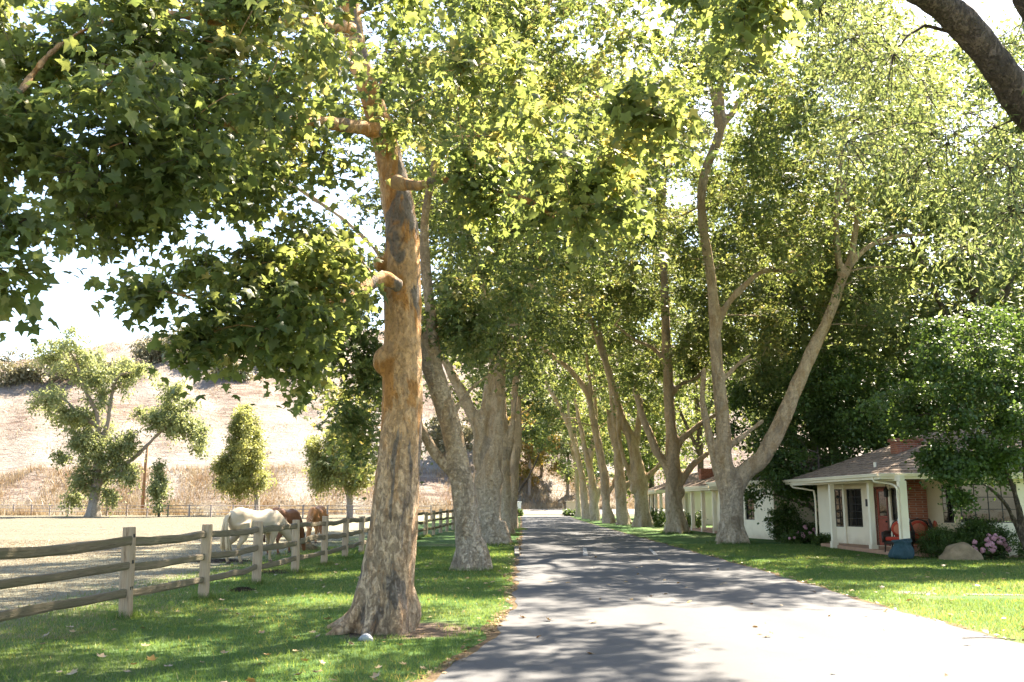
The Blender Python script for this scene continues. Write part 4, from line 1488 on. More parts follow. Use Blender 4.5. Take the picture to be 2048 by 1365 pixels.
field_tree('cottonwood_tree', 'large pale green cottonwood with forked trunk by the far paddock fence', 188, 106, M['bark_field'],
    [[(186, 1036, 14), (190, 1000, 12), (194, 950, 9), (196, 890, 7), (194, 830, 5), (170, 780, 4), (150, 720, 3), (125, 690, 2)],
     [(195, 900, 6), (215, 850, 5), (222, 800, 4), (235, 755, 3.4), (265, 745, 2.6), (300, 735, 2)],
     [(192, 975, 6), (225, 945, 5), (270, 915, 4.4), (310, 875, 3.4), (350, 840, 2.6)],
     [(192, 850, 5), (160, 830, 4), (120, 790, 3)]],
    [(125, 700, 38, 35, 9, 1.7), (175, 715, 28, 20, 5, 1.5), (190, 770, 55, 40, 15, 1.8), (95, 785, 28, 22, 7, 1.4), (130, 830, 40, 25, 8, 1.5), (270, 740, 40, 22, 7, 1.4),
     (190, 850, 40, 30, 8, 1.6), (160, 900, 45, 30, 9, 1.6), (180, 950, 38, 30, 9, 1.6), (240, 900, 35, 28, 8, 1.5), (330, 830, 60, 30, 15, 1.6), (370, 850, 40, 30, 9, 1.5), (255, 950, 28, 20, 5, 1.3), (155, 985, 22, 18, 3, 1.2), (345, 790, 40, 20, 6, 1.4), (215, 990, 18, 18, 3, 1.1), (400, 880, 14, 24, 3, 1.0), (205, 880, 60, 60, 10, 1.5)],
    0.36, OVAL, 'leaf_cotton', 330, 91)
field_tree('poplar_tree', 'upright yellow green conical tree behind the white horse', 512, 113, M['bark_field'],
    [[(515, 1024, 6), (513, 990, 5), (505, 960, 4), (495, 900, 3), (490, 840, 2)], [(508, 970, 3), (480, 940, 3), (460, 900, 2)]],
    [(490, 960, 42, 28, 22, 1.3), (487, 910, 36, 35, 26, 1.3), (490, 865, 26, 28, 15, 1.1), (490, 832, 13, 16, 7, .9), (448, 945, 18, 25, 6, .9), (490, 820, 6, 8, 3, .6)],
    0.30, OVAL, 'leaf_poplar', 420, 92, dj=1.3, flat=1.0)
field_tree('willow_tree', 'yellow green tree with crooked leaning trunk right of the horses', 700, 99, M['bark_field'],
    [[(702, 1038, 9), (700, 1010, 7), (697, 985, 7), (688, 965, 5), (680, 945, 4), (675, 900, 3)], [(700, 985, 5), (712, 960, 4), (725, 920, 3)], [(686, 962, 4), (650, 930, 3), (630, 900, 2)]],
    [(636, 935, 22, 40, 18, .9), (668, 905, 18, 34, 14, .9), (718, 935, 26, 42, 18, .9), (690, 940, 26, 30, 6, .9), (668, 868, 8, 16, 6, .55), (628, 890, 9, 20, 7, .6), (716, 890, 9, 18, 6, .55), (655, 960, 20, 20, 6, .8)],
    0.28, OVAL, 'leaf_poplar', 360, 93, dj=1.2, flat=1.0)
field_tree('cypress_tree', 'small narrow columnar tree at the far fence', 318, 104, M['bark_brown'],
    [[(318, 1030, 2.5), (318, 980, 2), (318, 940, 1.2)]],
    [(318, 985, 15, 26, 12, .75), (318, 955, 11, 20, 8, .6), (318, 934, 5, 9, 3, .4)],
    0.34, OVAL, 'leaf_cotton', 130, 94, dj=.5, flat=1.0, voxel=.08)
# hillside scrub
scrub = [(15, 735, 48, 38), (120, 730, 55, 36), (180, 735, 55, 25), (250, 738, 40, 18), (340, 690, 60, 34), (300, 700, 40, 28), (430, 700, 45, 30), (450, 740, 25, 18), (480, 745, 22, 16), (60, 745, 35, 18), (390, 655, 40, 25), (560, 700, 45, 30), (640, 690, 45, 30)]
for i, (px, py, rx, ry) in enumerate(scrub):
    Yb = 235 - i * 3 if py < 738 else 215
    # stand the bush where its pixel meets the hillside
    for Yb in np.arange(128, 300, 1.0):
        p = at(px, py + ry, Yb)
        if p[2] <= hfun(p[0], Yb):
            break
    z = float(hfun(p[0], Yb))
    k = Yb / F
    rng = np.random.default_rng(200 + i)
    lab = ['grey green oak scrub on the hilltop at the left picture edge', 'rounded grey oak scrub on the hilltop left of the cottonwood top', 'grey oak scrub on the hilltop behind the cottonwood top', 'low oak scrub on the hilltop right of the cottonwood top',
           'broad dry bush on the hill shoulder below the hanging bough', 'dry bush at the left end of the hill shoulder', 'greyish bush high on the hill left of the nearest trunk', 'small dry bush on the slope above the conical tree', 'lower small dry bush on the slope above the conical tree',
           'low grey scrub below the hilltop at the far left', 'dry bush highest on the hill shoulder', 'dry bush high on the hill behind the hanging leaves', 'dry bush on the hill just left of the nearest trunk'][i]
    root = tag(empty('scrub_oak', (p[0], Yb, z)), lab, 'shrub', ['oak scrub along the hilltop', 'bushes on the hillside'][i > 3])
    mb = MB()
    mb.tube([(p[0], Yb, z - .5), (p[0] + .3, Yb, z + ry * k * .6), (p[0], Yb, z + ry * k * 1.2)], [.3, .2, .1], 6)
    mb.build('trunk', M['bark_brown'], root)
    C, R_ = ell_clumps(rng, [(p[0], Yb, z + ry * k * .95, rx * k, rx * k * .7, ry * k)], 26, (1.3, 2.0), z + .3, .6)
    tree_foliage(root, C, R_, 90, 0.6, OVAL, M['leaf_grey'], rng, jit=.3, twigs=6)


def shrub(name, label, c, rx, ry, rz, n, per, size, tmpl, mat, seed, cat='shrub', group=None, flowers=0, fsize=.05, rr=(.18, .28), wood=True, fcol='petal', shell=4):
    root = tag(empty(name, (c[0], c[1], 0)), label, cat, group)
    rng = np.random.default_rng(seed)
    C, R_ = ell_clumps(rng, [(c[0], c[1], c[2], rx, ry, rz)], n, rr, 0.05, .5, shell)
    P, R, S, rnd, (A, B) = clump_leaves(C, R_, per, size, rng, .9, .1, 6, 0.05)
    P[:, 2] = np.maximum(P[:, 2], 0.03)
    tag(link('foliage', leaves_mesh('foliage', P, R, S, rnd, tmpl), M[mat], root), kind='stuff')
    if wood:
        mb = MB()
        for q in C[::3]:
            mb.tube(catmull(np.array([(c[0] + (q[0] - c[0]) * .15, c[1] + (q[1] - c[1]) * .15, 0.0), ((q[0] + c[0]) / 2, (q[1] + c[1]) / 2, q[2] * .6), tuple(q)]), .2), .012, 5)
        mb.build('stems', M['bark_brown'], root)
    if flowers:
        d = nrm(rng.normal(size=(flowers * 4, 3)))
        d = d[(d[:, 1] < 0.25) & (d[:, 2] > -0.35)][:flowers]
        for q in d:
            mb = MB()
            r = fsize * rng.uniform(.75, 1.2)
            ctr = np.array(c) + q * np.array([rx, ry, rz]) * 1.03
            mb.ball(ctr, r, r, r * .85, 8, 6)
            for _ in range(10):
                e = nrm(rng.normal(size=3))
                mb.ball(ctr + e * r * .75, r * .42, r * .42, r * .42, 5, 4)
            mb.build('blossom', M[fcol], root)
    return root
# ------------------------------------------------------------------ houses
def frame(p0, p1):
    p0, p1 = np.array(p0, float), np.array(p1, float)
    u = (p1 - p0) / np.linalg.norm(p1 - p0)
    n = np.array([u[1], -u[0]])
    if n @ (-(p0 + p1) / 2) < 0:
        n = -n
    return (p0, u, n), float(np.linalg.norm(p1 - p0))


def hit(fr, px, py=None):
    """s along the wall and height where the wall is seen at px,py"""
    p, u, n = fr
    d = ray(px, CY if py is None else py)
    # the pitch makes depth depend on row, so solve with the true ray
    k, s_ = np.linalg.solve(np.array([[d[0], -u[0]], [d[1], -u[1]]]), p)
    return s_, CAMZ + d[2] * k


def wall(parent, p0, p1, z0, z1, openings=(), th=0.22, mat=None, name='wall'):
    fr, L = frame(p0, p1)
    ss = sorted({0.0, L, *[a for o in openings for a in o[:2]]})
    zs = sorted({z0, z1, *[a for o in openings for a in o[2:4]]})
    mb = MB()
    for i in range(len(ss) - 1):
        run = None
        for j in range(len(zs) - 1):
            cs, cz = (ss[i] + ss[i + 1]) / 2, (zs[j] + zs[j + 1]) / 2
            hole = any(o[0] < cs < o[1] and o[2] < cz < o[3] for o in openings)
            if hole:
                if run is not None:
                    mb.fbox(fr, ss[i], ss[i + 1], -th, 0, run, zs[j])
                run = None
            elif run is None:
                run = zs[j]
        if run is not None:
            mb.fbox(fr, ss[i], ss[i + 1], -th, 0, run, zs[-1])
    mb.build(name, mat or M['stucco'], parent)
    return fr, L


def window(parent, fr, s0, s1, z0, z1, cols, rows, depth=0.06, bar=0.022, label=None):
    w = MB()
    o0, o1 = -depth - 0.045, -depth + 0.0
    e = 0.04
    w.fbox(fr, s0, s0 + e, o0, o1, z0, z1)
    w.fbox(fr, s1 - e, s1, o0, o1, z0, z1)
    w.fbox(fr, s0 + e, s1 - e, o0, o1, z0, z0 + e)
    w.fbox(fr, s0 + e, s1 - e, o0, o1, z1 - e, z1)
    cs = np.linspace(s0 + e, s1 - e, cols + 1)
    zs = np.linspace(z0 + e, z1 - e, rows + 1)
    for c in cs[1:-1]:
        w.fbox(fr, c - bar / 2, c + bar / 2, o0 + .01, o1 - .005, z0 + e, z1 - e)
    for z in zs[1:-1]:
        for i in range(cols):
            w.fbox(fr, cs[i] + (bar / 2 if i else 0), cs[i + 1] - (bar / 2 if i < cols - 1 else 0), o0 + .01, o1 - .008, z - bar / 2, z + bar / 2)
    o = w.build('window', M['black_frame'], parent)
    if label:
        o['label'] = label
    rng = np.random.default_rng(int(abs(s0 * 1000)) + cols)
    for i in range(cols):
        for j in range(rows):
            g = MB()
            t = rng.normal(0, .004)
            g.fbox(fr, cs[i] + .004, cs[i + 1] - .004, -depth - .032 + t, -depth - .026 + t, zs[j] + .004, zs[j + 1] - .004)
            g.build('pane', M['glass'], o)
    return o


def column(parent, x, y, z1, w=0.085, mat=None):
    mb = MB()
    mb.box(x - w - .035, x + w + .035, y - w - .035, y + w + .035, 0.0, 0.26)
    mb.box(x - w, x + w, y - w, y + w, 0.262, z1)
    o = mb.build('column', mat or M['trim'], parent)
    bevel(o, .012)
    return o


def roof_face(parent, e0, e1, r0, r1, courses, name='roof', th=0.03):
    """a roof slope from eave e0-e1 to ridge r0-r1 laid in overlapping shingle courses"""
    e0, e1, r0, r1 = [np.array(v, float) for v in (e0, e1, r0, r1)]
    nn = nrm(np.cross(e1 - e0, r0 - e0)) if np.linalg.norm(r0 - e0) > 0 else np.array([0, 0, 1.])
    if nn[2] < 0:
        nn = -nn
    mb = MB()
    rng = np.random.default_rng(7)
    for i in range(courses):
        t0, t1 = i / courses, min(1.0, (i + 1.25) / courses)
        a, b_ = e0 + (r0 - e0) * t0, e1 + (r1 - e1) * t0
        c, d = e1 + (r1 - e1) * t1, e0 + (r0 - e0) * t1
        nseg = max(2, int(np.linalg.norm(b_ - a) / 0.32))
        cuts = np.sort(np.concatenate([[0, 1], (np.arange(1, nseg) + rng.uniform(-.2, .2, nseg - 1)) / nseg]))
        for k in range(len(cuts) - 1):
            h = th * rng.uniform(.8, 1.5)
            g = 0.006 / max(.3, np.linalg.norm(b_ - a))
            p0 = a + (b_ - a) * (cuts[k] + g)
            p1 = a + (b_ - a) * (cuts[k + 1] - g)
            q0 = d + (c - d) * (cuts[k] + g)
            q1 = d + (c - d) * (cuts[k + 1] - g)
            mb.hexa([p0, p1, q1, q0, p0 + nn * h, p1 + nn * h, q1 + nn * .012, q0 + nn * .012])
    o = mb.build(name, M['shingle'], parent)
    return o


def gutter(parent, a, b_, z, h=0.13, d=0.12):
    fr, L = frame(a, b_)
    mb = MB()
    mb.fbox(fr, 0, L, 0.0, 0.03, z - h - .05, z - .005)        # fascia board
    mb.fbox(fr, -.02, L + .02, 0.031, 0.031 + d * .72, z - h * .72, z - h * .6)
    mb.fbox(fr, -.02, L + .02, 0.031 + d * .6, 0.031 + d * .75, z - h * .6, z)
    mb.fbox(fr, -.02, L + .02, 0.031 + d * .75, 0.031 + d, z - .03, z)
    return bevel(mb.build('gutter', M['trim'], parent), .006)


def spout(parent, pts, r=0.035):
    mb = MB()
    mb.tube(catmull(np.array(pts, float), .12), r, 8)
    return mb.build('downspout', M['trim'], parent, True)


# --- the near house
H1 = tag(empty('house', (13.5, 33, 0)), 'cream stucco cottage with columned porch, red half door and brick chimney', 'house', 'cottages beside the road')
PA0, PA1 = (12.25, 37.6), (13.55, 32.3)
frA, LA = frame(PA0, PA1)


def rect(fr, x0, x1, y0, y1):
    a, b_ = hit(fr, x0)[0], hit(fr, x1)[0]
    m = (x0 + x1) / 2
    return min(a, b_), max(a, b_), hit(fr, m, y1)[1], hit(fr, m, y0)[1]


def solve_rect(fr, x0, x1, y0, y1):
    a, b_ = hit(fr, x0, (y0 + y1) / 2)[0], hit(fr, x1, (y0 + y1) / 2)[0]
    m = (x0 + x1) / 2
    return min(a, b_), max(a, b_), hit(fr, m, y1)[1], hit(fr, m, y0)[1]


w1 = solve_rect(frA, 1665, 1687, 979, 1054)
w2 = solve_rect(frA, 1692, 1724, 978, 1054)
dr = list(solve_rect(frA, 1753, 1776, 977, 1086))
dr[2] = 0.14
w3 = solve_rect(frA, 1781, 1797, 976, 1042)
wall(H1, PA0, PA1, 0.0, 2.78, [w1, w2, tuple(dr), w3])
window(H1, frA, *w1, 2, 5)
window(H1, frA, *w2, 2, 5)
window(H1, frA, *w3, 1, 5)
# pilaster between the two windows
mb = MB()
mb.fbox(frA, w1[1] + .02, w2[0] - .02, .002, .05, 0.0, 2.5)
bevel(mb.build('pilaster', M['trim'], H1), .01)
# half door: red lower leaf, glazed upper leaf
mb = MB()
zc = dr[2] + 0.95
mb.fbox(frA, dr[0] - .06, dr[0], -.12, .03, dr[2], dr[3] + .06)
mb.fbox(frA, dr[1], dr[1] + .06, -.12, .03, dr[2], dr[3] + .06)
mb.fbox(frA, dr[0], dr[1], -.12, .03, dr[3], dr[3] + .06)
door = mb.build('door', M['door_dark'], H1)
mb = MB()
mb.fbox(frA, dr[0] + .01, dr[1] - .01, -.09, -.04, dr[2] + .01, zc)
mb.fbox(frA, dr[0] + .12, dr[1] - .12, -.039, -.025, dr[2] + .15, zc - .12)
bevel(mb.build('lower_leaf', M['red_door'], door), .008)
mb = MB()
for a in ((dr[0] + .01, dr[0] + .11), (dr[1] - .11, dr[1] - .01)):
    mb.fbox(frA, a[0], a[1], -.09, -.04, zc + .01, dr[3] - .01)
mb.fbox(frA, dr[0] + .111, dr[1] - .111, -.09, -.04, zc + .01, zc + .1)
mb.fbox(frA, dr[0] + .111, dr[1] - .111, -.09, -.04, dr[3] - .11, dr[3] - .01)
bevel(mb.build('upper_leaf', M['red_door'], door), .006)
mb = MB()
mb.fbox(frA, dr[0] + .112, dr[1] - .112, -.07, -.06, zc + .101, dr[3] - .111)
mb.build('pane', M['glass'], door)
mb = MB()
q = frA[0] + frA[1] * (dr[1] - .12) + frA[2] * .0
mb.ball((q[0], q[1], zc - .1), .035, .035, .035)
mb.build('handle', M['iron'], door, True)
# dark number tile by the door (three rows of small relief blocks)
s0, s1, z0, z1 = solve_rect(frA, 1733, 1743, 999, 1013)
mb = MB()
mb.fbox(frA, s0, s1, .003, .025, z0, z1)
rngp = np.random.default_rng(4)
for j in range(3):
    zz = z0 + (z1 - z0) * (j + .5) / 3
    mb.fbox(frA, s0 - .02, s1 + .02, .026, .035, zz - .05, zz + .05)
bevel(mb.build('number_tile', M['iron'], H1), .006)
# lantern
q = frA[0] + frA[1] * (dr[1] + .2) + frA[2] * .16
mb = MB()
lz = 2.02
mb.lathe((q[0], q[1], lz - .18), [(.03, 0), (.075, .02), (.085, .22), (.10, .24), (.03, .34), (.01, .38)], 6)
mb.tube([(q[0], q[1], lz + .2), (q[0] + .03, q[1] + .01, lz + .28), (q[0] + .16, q[1] + .04, lz + .26), (q[0] + .17, q[1] + .045, lz + .05)], .012, 6)
mb.build('lantern', M['iron'], H1)
# back wall of the porch with chimney breast and window
PB1 = (16.2, 31.3)
frB, LB = frame(PA1, PB1)
w4 = solve_rect(frB, 1884, 1907, 970, 1046)
wall(H1, (PA1[0] + .02, PA1[1]), PB1, 0.0, 2.9, [w4])
window(H1, frB, *w4, 2, 4)
c0 = hit(frB, 1808, 1020)[0]
c1 = hit(frB, 1854, 1020)[0]
c2 = hit(frB, 1840, 970)[0]
mb = MB()
mb.fbox(frB, c0, c1, .003, .42, 0.0, 2.15)
mb.fbox(frB, c0 + .0, c2, .003, .42, 2.151, 2.62)
br = mb.build('chimney', M['brick'], H1)
# stack above the roof
cp = at(1812, 900, 33.6)
mb = MB()
mb.box(cp[0] - .42, cp[0] + .42, cp[1] - .35, cp[1] + .35, 2.7, at(1812, 884, 33.6)[2])
mb.box(cp[0] - .48, cp[0] + .48, cp[1] - .41, cp[1] + .41, at(1812, 884, 33.6)[2] + .002, at(1812, 878, 33.6)[2])
mb.build('chimney', M['brick'], H1)
# bay with the big black window
PC0, PC1 = (14.28, 29.3), (18.6, 28.4)
frC, LC = frame(PC0, PC1)
w5 = solve_rect(frC, 1921, 2036, 968, 1046)
wall(H1, PC0, PC1, 0.0, 2.75, [w5])
window(H1, frC, *w5, 4, 3, label='wide black framed bay window')
wall(H1, (15.6, 31.3), (PC0[0] + .15, PC0[1] + .2), 0.0, 2.7)
wall(H1, (PC1[0] - .1, PC1[1] + .2), (19.6, 37), 0.0, 2.7)
# porch floor, columns, beam, roof
mb = MB()
mb.add([(11.75, 36.0, .13), (12.05, 30.2, .13), (12.6, 28.9, .13), (14.4, 29.2, .13), (15.4, 31.2, .13), (13.5, 32.2, .13), (12.5, 36.4, .13),
        (11.75, 36.0, 0), (12.05, 30.2, 0), (12.6, 28.9, 0), (14.4, 29.2, 0), (15.4, 31.2, 0), (13.5, 32.2, 0), (12.5, 36.4, 0)],
       [(0, 1, 2, 3, 4, 5, 6)] + [((i + 1) % 7, i, 7 + i, 7 + (i + 1) % 7) for i in range(7)])
mb.build('porch_floor', M['terracotta'], H1)
EZ = 2.52
C1_, C2_, C3_ = gnd(1669, 1092, .1), gnd(1748, 1100, .1), gnd(1813, 1110, .1)
for c in (C1_, C2_):
    column(H1, c[0], c[1], EZ - .2)
column(H1, C3_[0], C3_[1], EZ - .2, .11)
mb = MB()
frP, LP_ = frame(C1_[:2], C2_[:2])
mb.fbox(frP, -3.3, LP_ + .2, -.07, .07, EZ - .2, EZ - .02)
frQ, LQ = frame(C2_[:2], C3_[:2])
mb.fbox(frQ, .1, LQ + .1, -.07, .07, EZ - .2, EZ - .021)
bevel(mb.build('porch_beam', M['trim'], H1), .01)
E0, E1 = (11.35, 38.8, EZ), (11.55, 29.3, EZ)
E2, E3 = (20.0, 27.6, EZ), (21.5, 39.5, EZ)
K0, K1 = (15.8, 35.0, 4.25), (16.6, 32.4, 4.25)
roof_face(H1, E0, E1, K0, K1, 18)
roof_face(H1, E1, E2, K1, K1, 18)
roof_face(H1, E2, E3, K1, K0, 14)
roof_face(H1, E3, E0, K0, K0, 14)
mb = MB()
mb.add([E0, E1, E2, E3], [(0, 1, 2, 3)])
mb.v = [(a, b_, EZ - .012) for a, b_, c in mb.v]
mb.build('soffit', M['trim'], H1)
gutter(H1, E0[:2], E1[:2], EZ + .04)
gutter(H1, E1[:2], E2[:2], EZ + .04)
spout(H1, [(E1[0] - .05, E1[1] + .45, EZ - .06), (E1[0] - .03, E1[1] + .45, EZ - .2), (11.95, 29.55, EZ - .28), (C3_[0] - .18, C3_[1] - .05, EZ - .42), (C3_[0] - .17, C3_[1] - .06, EZ - .7), (C3_[0] - .17, C3_[1] - .06, .12)])
spout(H1, [(11.4, 38.3, EZ - .06), (11.45, 38.2, EZ - .25), (12.0, 37.75, EZ - .38), (12.14, 37.62, EZ - .6), (12.14, 37.62, .1)])
# vent pipe
vp = at(1750, 932, 31.8)
mb = MB()
mb.tube([(vp[0], vp[1], vp[2] - .4), (vp[0], vp[1], vp[2] + .12)], .05, 8)
mb.build('vent_pipe', M['trim'], H1)
# --- the wing behind it
H2 = tag(empty('house', (12.5, 43, 0)), 'white walled cottage wing with a small black window, behind the dark maple', 'house', 'cottages beside the road')
P0, P1 = (10.35, 46.5), (11.75, 42.2)
fr2, L2_ = frame(P0, P1)
w6 = solve_rect(fr2, 1490, 1508, 985, 1040)
wall(H2, P0, P1, 0, 2.7, [w6])
window(H2, fr2, *w6, 2, 4)
wall(H2, (P1[0] + .02, P1[1]), (16.5, 41.2), 0, 2.7, mat=M['shaded_stucco'])
wall(H2, (P0[0], P0[1]), (15.5, 48.5), 0, 2.7)
roof_face(H2, (9.9, 47.2, 2.6), (11.4, 41.5, 2.6), (14.5, 46.2, 3.9), (15.2, 43.6, 3.9), 12)
roof_face(H2, (11.4, 41.5, 2.6), (17.5, 40.3, 2.6), (15.2, 43.6, 3.9), (15.2, 43.6, 3.9), 12)
gutter(H2, (9.9, 47.2), (11.4, 41.5), 2.64)
gutter(H2, (11.4, 41.5), (17.5, 40.3), 2.64)


def porch_house(label, pxs, ys_, dz=0.0, chim=None):
    """a cottage of which the porch end shows between the trunks"""
    pts = [at(px, HY, y)[:2] for px, y in zip(pxs, ys_)]
    H = tag(empty('house', (pts[1][0] + 2, pts[1][1], 0)), label, 'house', 'cottages beside the road')
    a, c = np.array(pts[0]), np.array(pts[-1])
    u = (c - a) / np.linalg.norm(c - a)
    n = np.array([-u[1], u[0]])
    if n[0] < 0:
        n = -n
    for p in pts:
        column(H, p[0], p[1], 2.25, .10)
    e0, e1 = a - u * 2.2 - n * .45, c + u * .8 - n * .45
    e2, e3 = e1 + n * 7.5, e0 + n * 7.5
    mid0, mid1 = (e0 + e3) / 2 + u * 3.0, (e1 + e2) / 2 - u * 2.6
    z = 2.48
    roof_face(H, (*e0, z), (*e1, z), (*mid0, 3.9), (*mid1, 3.9), 12)
    roof_face(H, (*e1, z), (*e2, z), (*mid1, 3.9), (*mid1, 3.9), 12)
    roof_face(H, (*e3, z), (*e0, z), (*mid0, 3.9), (*mid0, 3.9), 12)
    gutter(H, e0, e1, z + .05, h=.2)
    gutter(H, e1, e2, z + .05, h=.2)
    mb = MB()
    mb.add([(*e0, z - .01), (*e1, z - .01), (*e2, z - .01), (*e3, z - .01)], [(0, 1, 2, 3)])
    mb.build('soffit', M['trim'], H)
    fr, L = frame(a, c)
    mb = MB()
    mb.fbox(fr, -2.0, L + .4, -.09, .09, 2.25, z - .03)
    mb.build('porch_beam', M['trim'], H)
    # wall behind the porch with a red door and a dark window
    b0, b1 = a - u * 2 + n * 1.7, c + u * .6 + n * 1.7
    fb, LB_ = frame(b0, b1)
    d0 = (LB_ * .30, LB_ * .30 + 1.0, .12, 2.15)
    d1 = (LB_ * .62, LB_ * .62 + 1.3, .8, 2.1)
    wall(H, b0, b1, 0, z - .04, [d0, d1])
    m2 = MB()
    m2.fbox(fb, d0[0] + .02, d0[1] - .02, -.1, -.04, d0[2], d0[3] - .02)
    m2.build('door', M['red_door'], H)
    window(H, fb, *d1, 3, 4)
    wall(H, b1 + u * .0 + n * .01, b1 + n * 5, 0, z - .04)
    m3 = MB()
    q = [a - u * 2 - n * .1, c + u * .5 - n * .1, c + u * .5 + n * 1.7, a - u * 2 + n * 1.7]
    m3.hexa([(*p, 0) for p in q] + [(*p, .12) for p in q])
    m3.build('porch_floor', M['terracotta'], H)
    if chim:
        p = at(*chim)
        m4 = MB()
        m4.box(p[0] - .5, p[0] + .5, p[1] - .4, p[1] + .4, 3.0, p[2])
        m4.build('chimney', M['brick'], H)
    return H


porch_house('second cottage porch with white columns between two sycamore trunks', [1385, 1406, 1429], [55.5, 53, 50.8], chim=(1416, 938, 56))
porch_house('far cottage porch with white columns glimpsed beside the third trunk', [1303, 1312, 1322], [75, 72.5, 70])


# ------------------------------------------------------------------ things on the porch and in the beds
def wicker_chair(label, x, y, rz, group='wicker porch chairs'):
    r = tag(empty('wicker_chair', (x, y, .13), rz), label, 'chair', group)
    r2 = empty('tmp')
    parts = []
    mb = MB()
    mb.box(-.34, .34, -.32, .30, .24, .34)
    mb.tube([(-.36, .28, .3), (-.37, .3, .62), (-.25, .36, .92), (0, .39, 1.0), (.25, .36, .92), (.37, .3, .62), (.36, .28, .3)], .035, 7)
    for t in np.linspace(-.28, .28, 9):
        mb.tube([(t, .30, .32), (t, .36, .95 - abs(t) * .35)], .022, 5)
    for s in (-1, 1):
        mb.tube([(s * .36, .28, .60), (s * .39, .0, .62), (s * .38, -.28, .58), (s * .36, -.31, .3)], .045, 7)
        for t in np.linspace(-.25, .2, 6):
            mb.tube([(s * .36, t, .3), (s * .37, t, .6)], .02, 5)
    parts.append(('frame', mb, M['wicker'], True))
    for sx in (-1, 1):
        for sy in (-.28, .27):
            m = MB()
            m.tube([(sx * .31, sy, .26), (sx * .33, sy * 1.06, 0)], [.03, .022], 6)
            parts.append(('leg', m, M['wicker'], False))
    m = MB()
    m.box(-.31, .31, -.30, .24, .345, .47)
    parts.append(('seat_cushion', m, M['cushion'], False))
    m = MB()
    V = []
    m.ball((0, .22, .70), .30, .09, .27, 14, 9)
    parts.append(('back_cushion', m, M['cushion'], True))
    bpy.data.objects.remove(r2)
    for nm, m, mt, sm in parts:
        me = m.mesh(nm, sm)
        me.materials.append(mt)
        o = bpy.data.objects.new(nm, me)
        COL.objects.link(o)
        o.parent = r
        if nm == 'seat_cushion':
            bevel(o, .05, 3)
    return r


ch1 = at(1796, 1060, 29.6)
wicker_chair('wicker armchair with red striped cushions and a towel over its back', ch1[0], ch1[1], -.75)
ch2 = at(1838, 1060, 30.2)
wicker_chair('wicker armchair with red striped cushions behind the blue bag', ch2[0], ch2[1], -.35)
ch3 = at(1886, 1060, 29.9)
wicker_chair('wicker armchair with red cushion seen above the low hedge', ch3[0], ch3[1], 1.2)
# towel thrown over the first chair
mb = MB()
rngt = np.random.default_rng(2)
tw = []
ca, sa = math.cos(-.75), math.sin(-.75)
n_ = 9
for i in range(n_):
    t = i / (n_ - 1)
    prof = [(.30, .62), (.27, .75), (.30, .9), (.37, 1.04), (.43, 1.0), (.46, .85)]
    pr = np.interp(np.linspace(0, 5, 11), range(6), [p[0] for p in prof]), np.interp(np.linspace(0, 5, 11), range(6), [p[1] for p in prof])
    for j in range(11):
        lx = -.05 + .30 * t + .03 * math.sin(j * .9 + i)
        ly = pr[0][j] - .12 + .025 * math.sin(i * 2.1 + j * .3)
        lz = pr[1][j] + .02 * math.sin(i * 1.3) + .13
        tw.append((ch1[0] + lx * ca - ly * sa, ch1[1] + lx * sa + ly * ca, lz))
mb.add(tw, [(i * 11 + j, i * 11 + j + 1, (i + 1) * 11 + j + 1, (i + 1) * 11 + j) for i in range(n_ - 1) for j in range(10)])
o = tag(mb.build('towel', M['towel'], None, True), 'pale towel thrown over the back of the wicker chair', 'towel')
sm_ = o.modifiers.new('s', 'SOLIDIFY')
sm_.thickness = .02
# side table with cups
tp = at(1848, 1050, 30.9)
T_ = tag(empty('side_table', (tp[0], tp[1], .13)), 'small dark side table in front of the brick chimney', 'table')
mb = MB()
mb.lathe((tp[0], tp[1], .13), [(.26, .56), (.30, .57), (.30, .60), (.26, .61)], 16)
mb.build('table_top', M['wicker'], T_)
for k in range(4):
    a = k * math.pi / 2 + .4
    mb = MB()
    mb.tube([(tp[0] + .2 * math.cos(a), tp[1] + .2 * math.sin(a), .69), (tp[0] + .24 * math.cos(a), tp[1] + .24 * math.sin(a), .13)], .018, 6)
    mb.build('leg', M['wicker'], T_)
for dx, h, lab in ((-.08, .17, 'taller white jug on the side table'), (.07, .12, 'short white cup on the side table')):
    mb = MB()
    mb.lathe((tp[0] + dx, tp[1] - .05, .74), [(.045, 0), (.065, .03), (.06, h * .7), (.05, h), (.042, h), (.05, h * .6), (.03, .02)], 12)
    cup = tag(mb.build('cup', M['mug'], None, True), lab, 'cup')
# blue bag
bp = gnd(1803, 1119)
mb = MB()
prof = [(.02, .0), (.30, .015), (.36, .07), (.37, .15), (.34, .25), (.28, .36), (.24, .44), (.25, .50), (.29, .55), (.26, .56), (.20, .48), (.02, .42)]
mb.lathe((bp[0], bp[1], 0), prof, 40, 1.0, .8)
me = mb.mesh('garden_bag', True)
for v in me.vertices:
    dx, dy, z_ = v.co.x - bp[0], v.co.y - bp[1], v.co.z
    a_ = math.atan2(dy, dx)
    q = Vector((dx * 5, dy * 5, z_ * 4))
    k_ = 1 + (.09 * math.sin(5 * a_ + z_ * 7) + .06 * math.sin(11 * a_ - z_ * 9) + .22 * mnoise.noise(q)) * min(1, z_ * 5)
    v.co.x = bp[0] + dx * k_ + .10 * z_
    v.co.y = bp[1] + dy * k_
    v.co.z = max(.002, z_ * (1 + .22 * mnoise.noise(q * .6 + Vector((5, 2, 1)))))
bag = tag(link('garden_bag', me, M['tarp']), 'slumped blue cloth garden bag on the grass before the porch', 'bag')
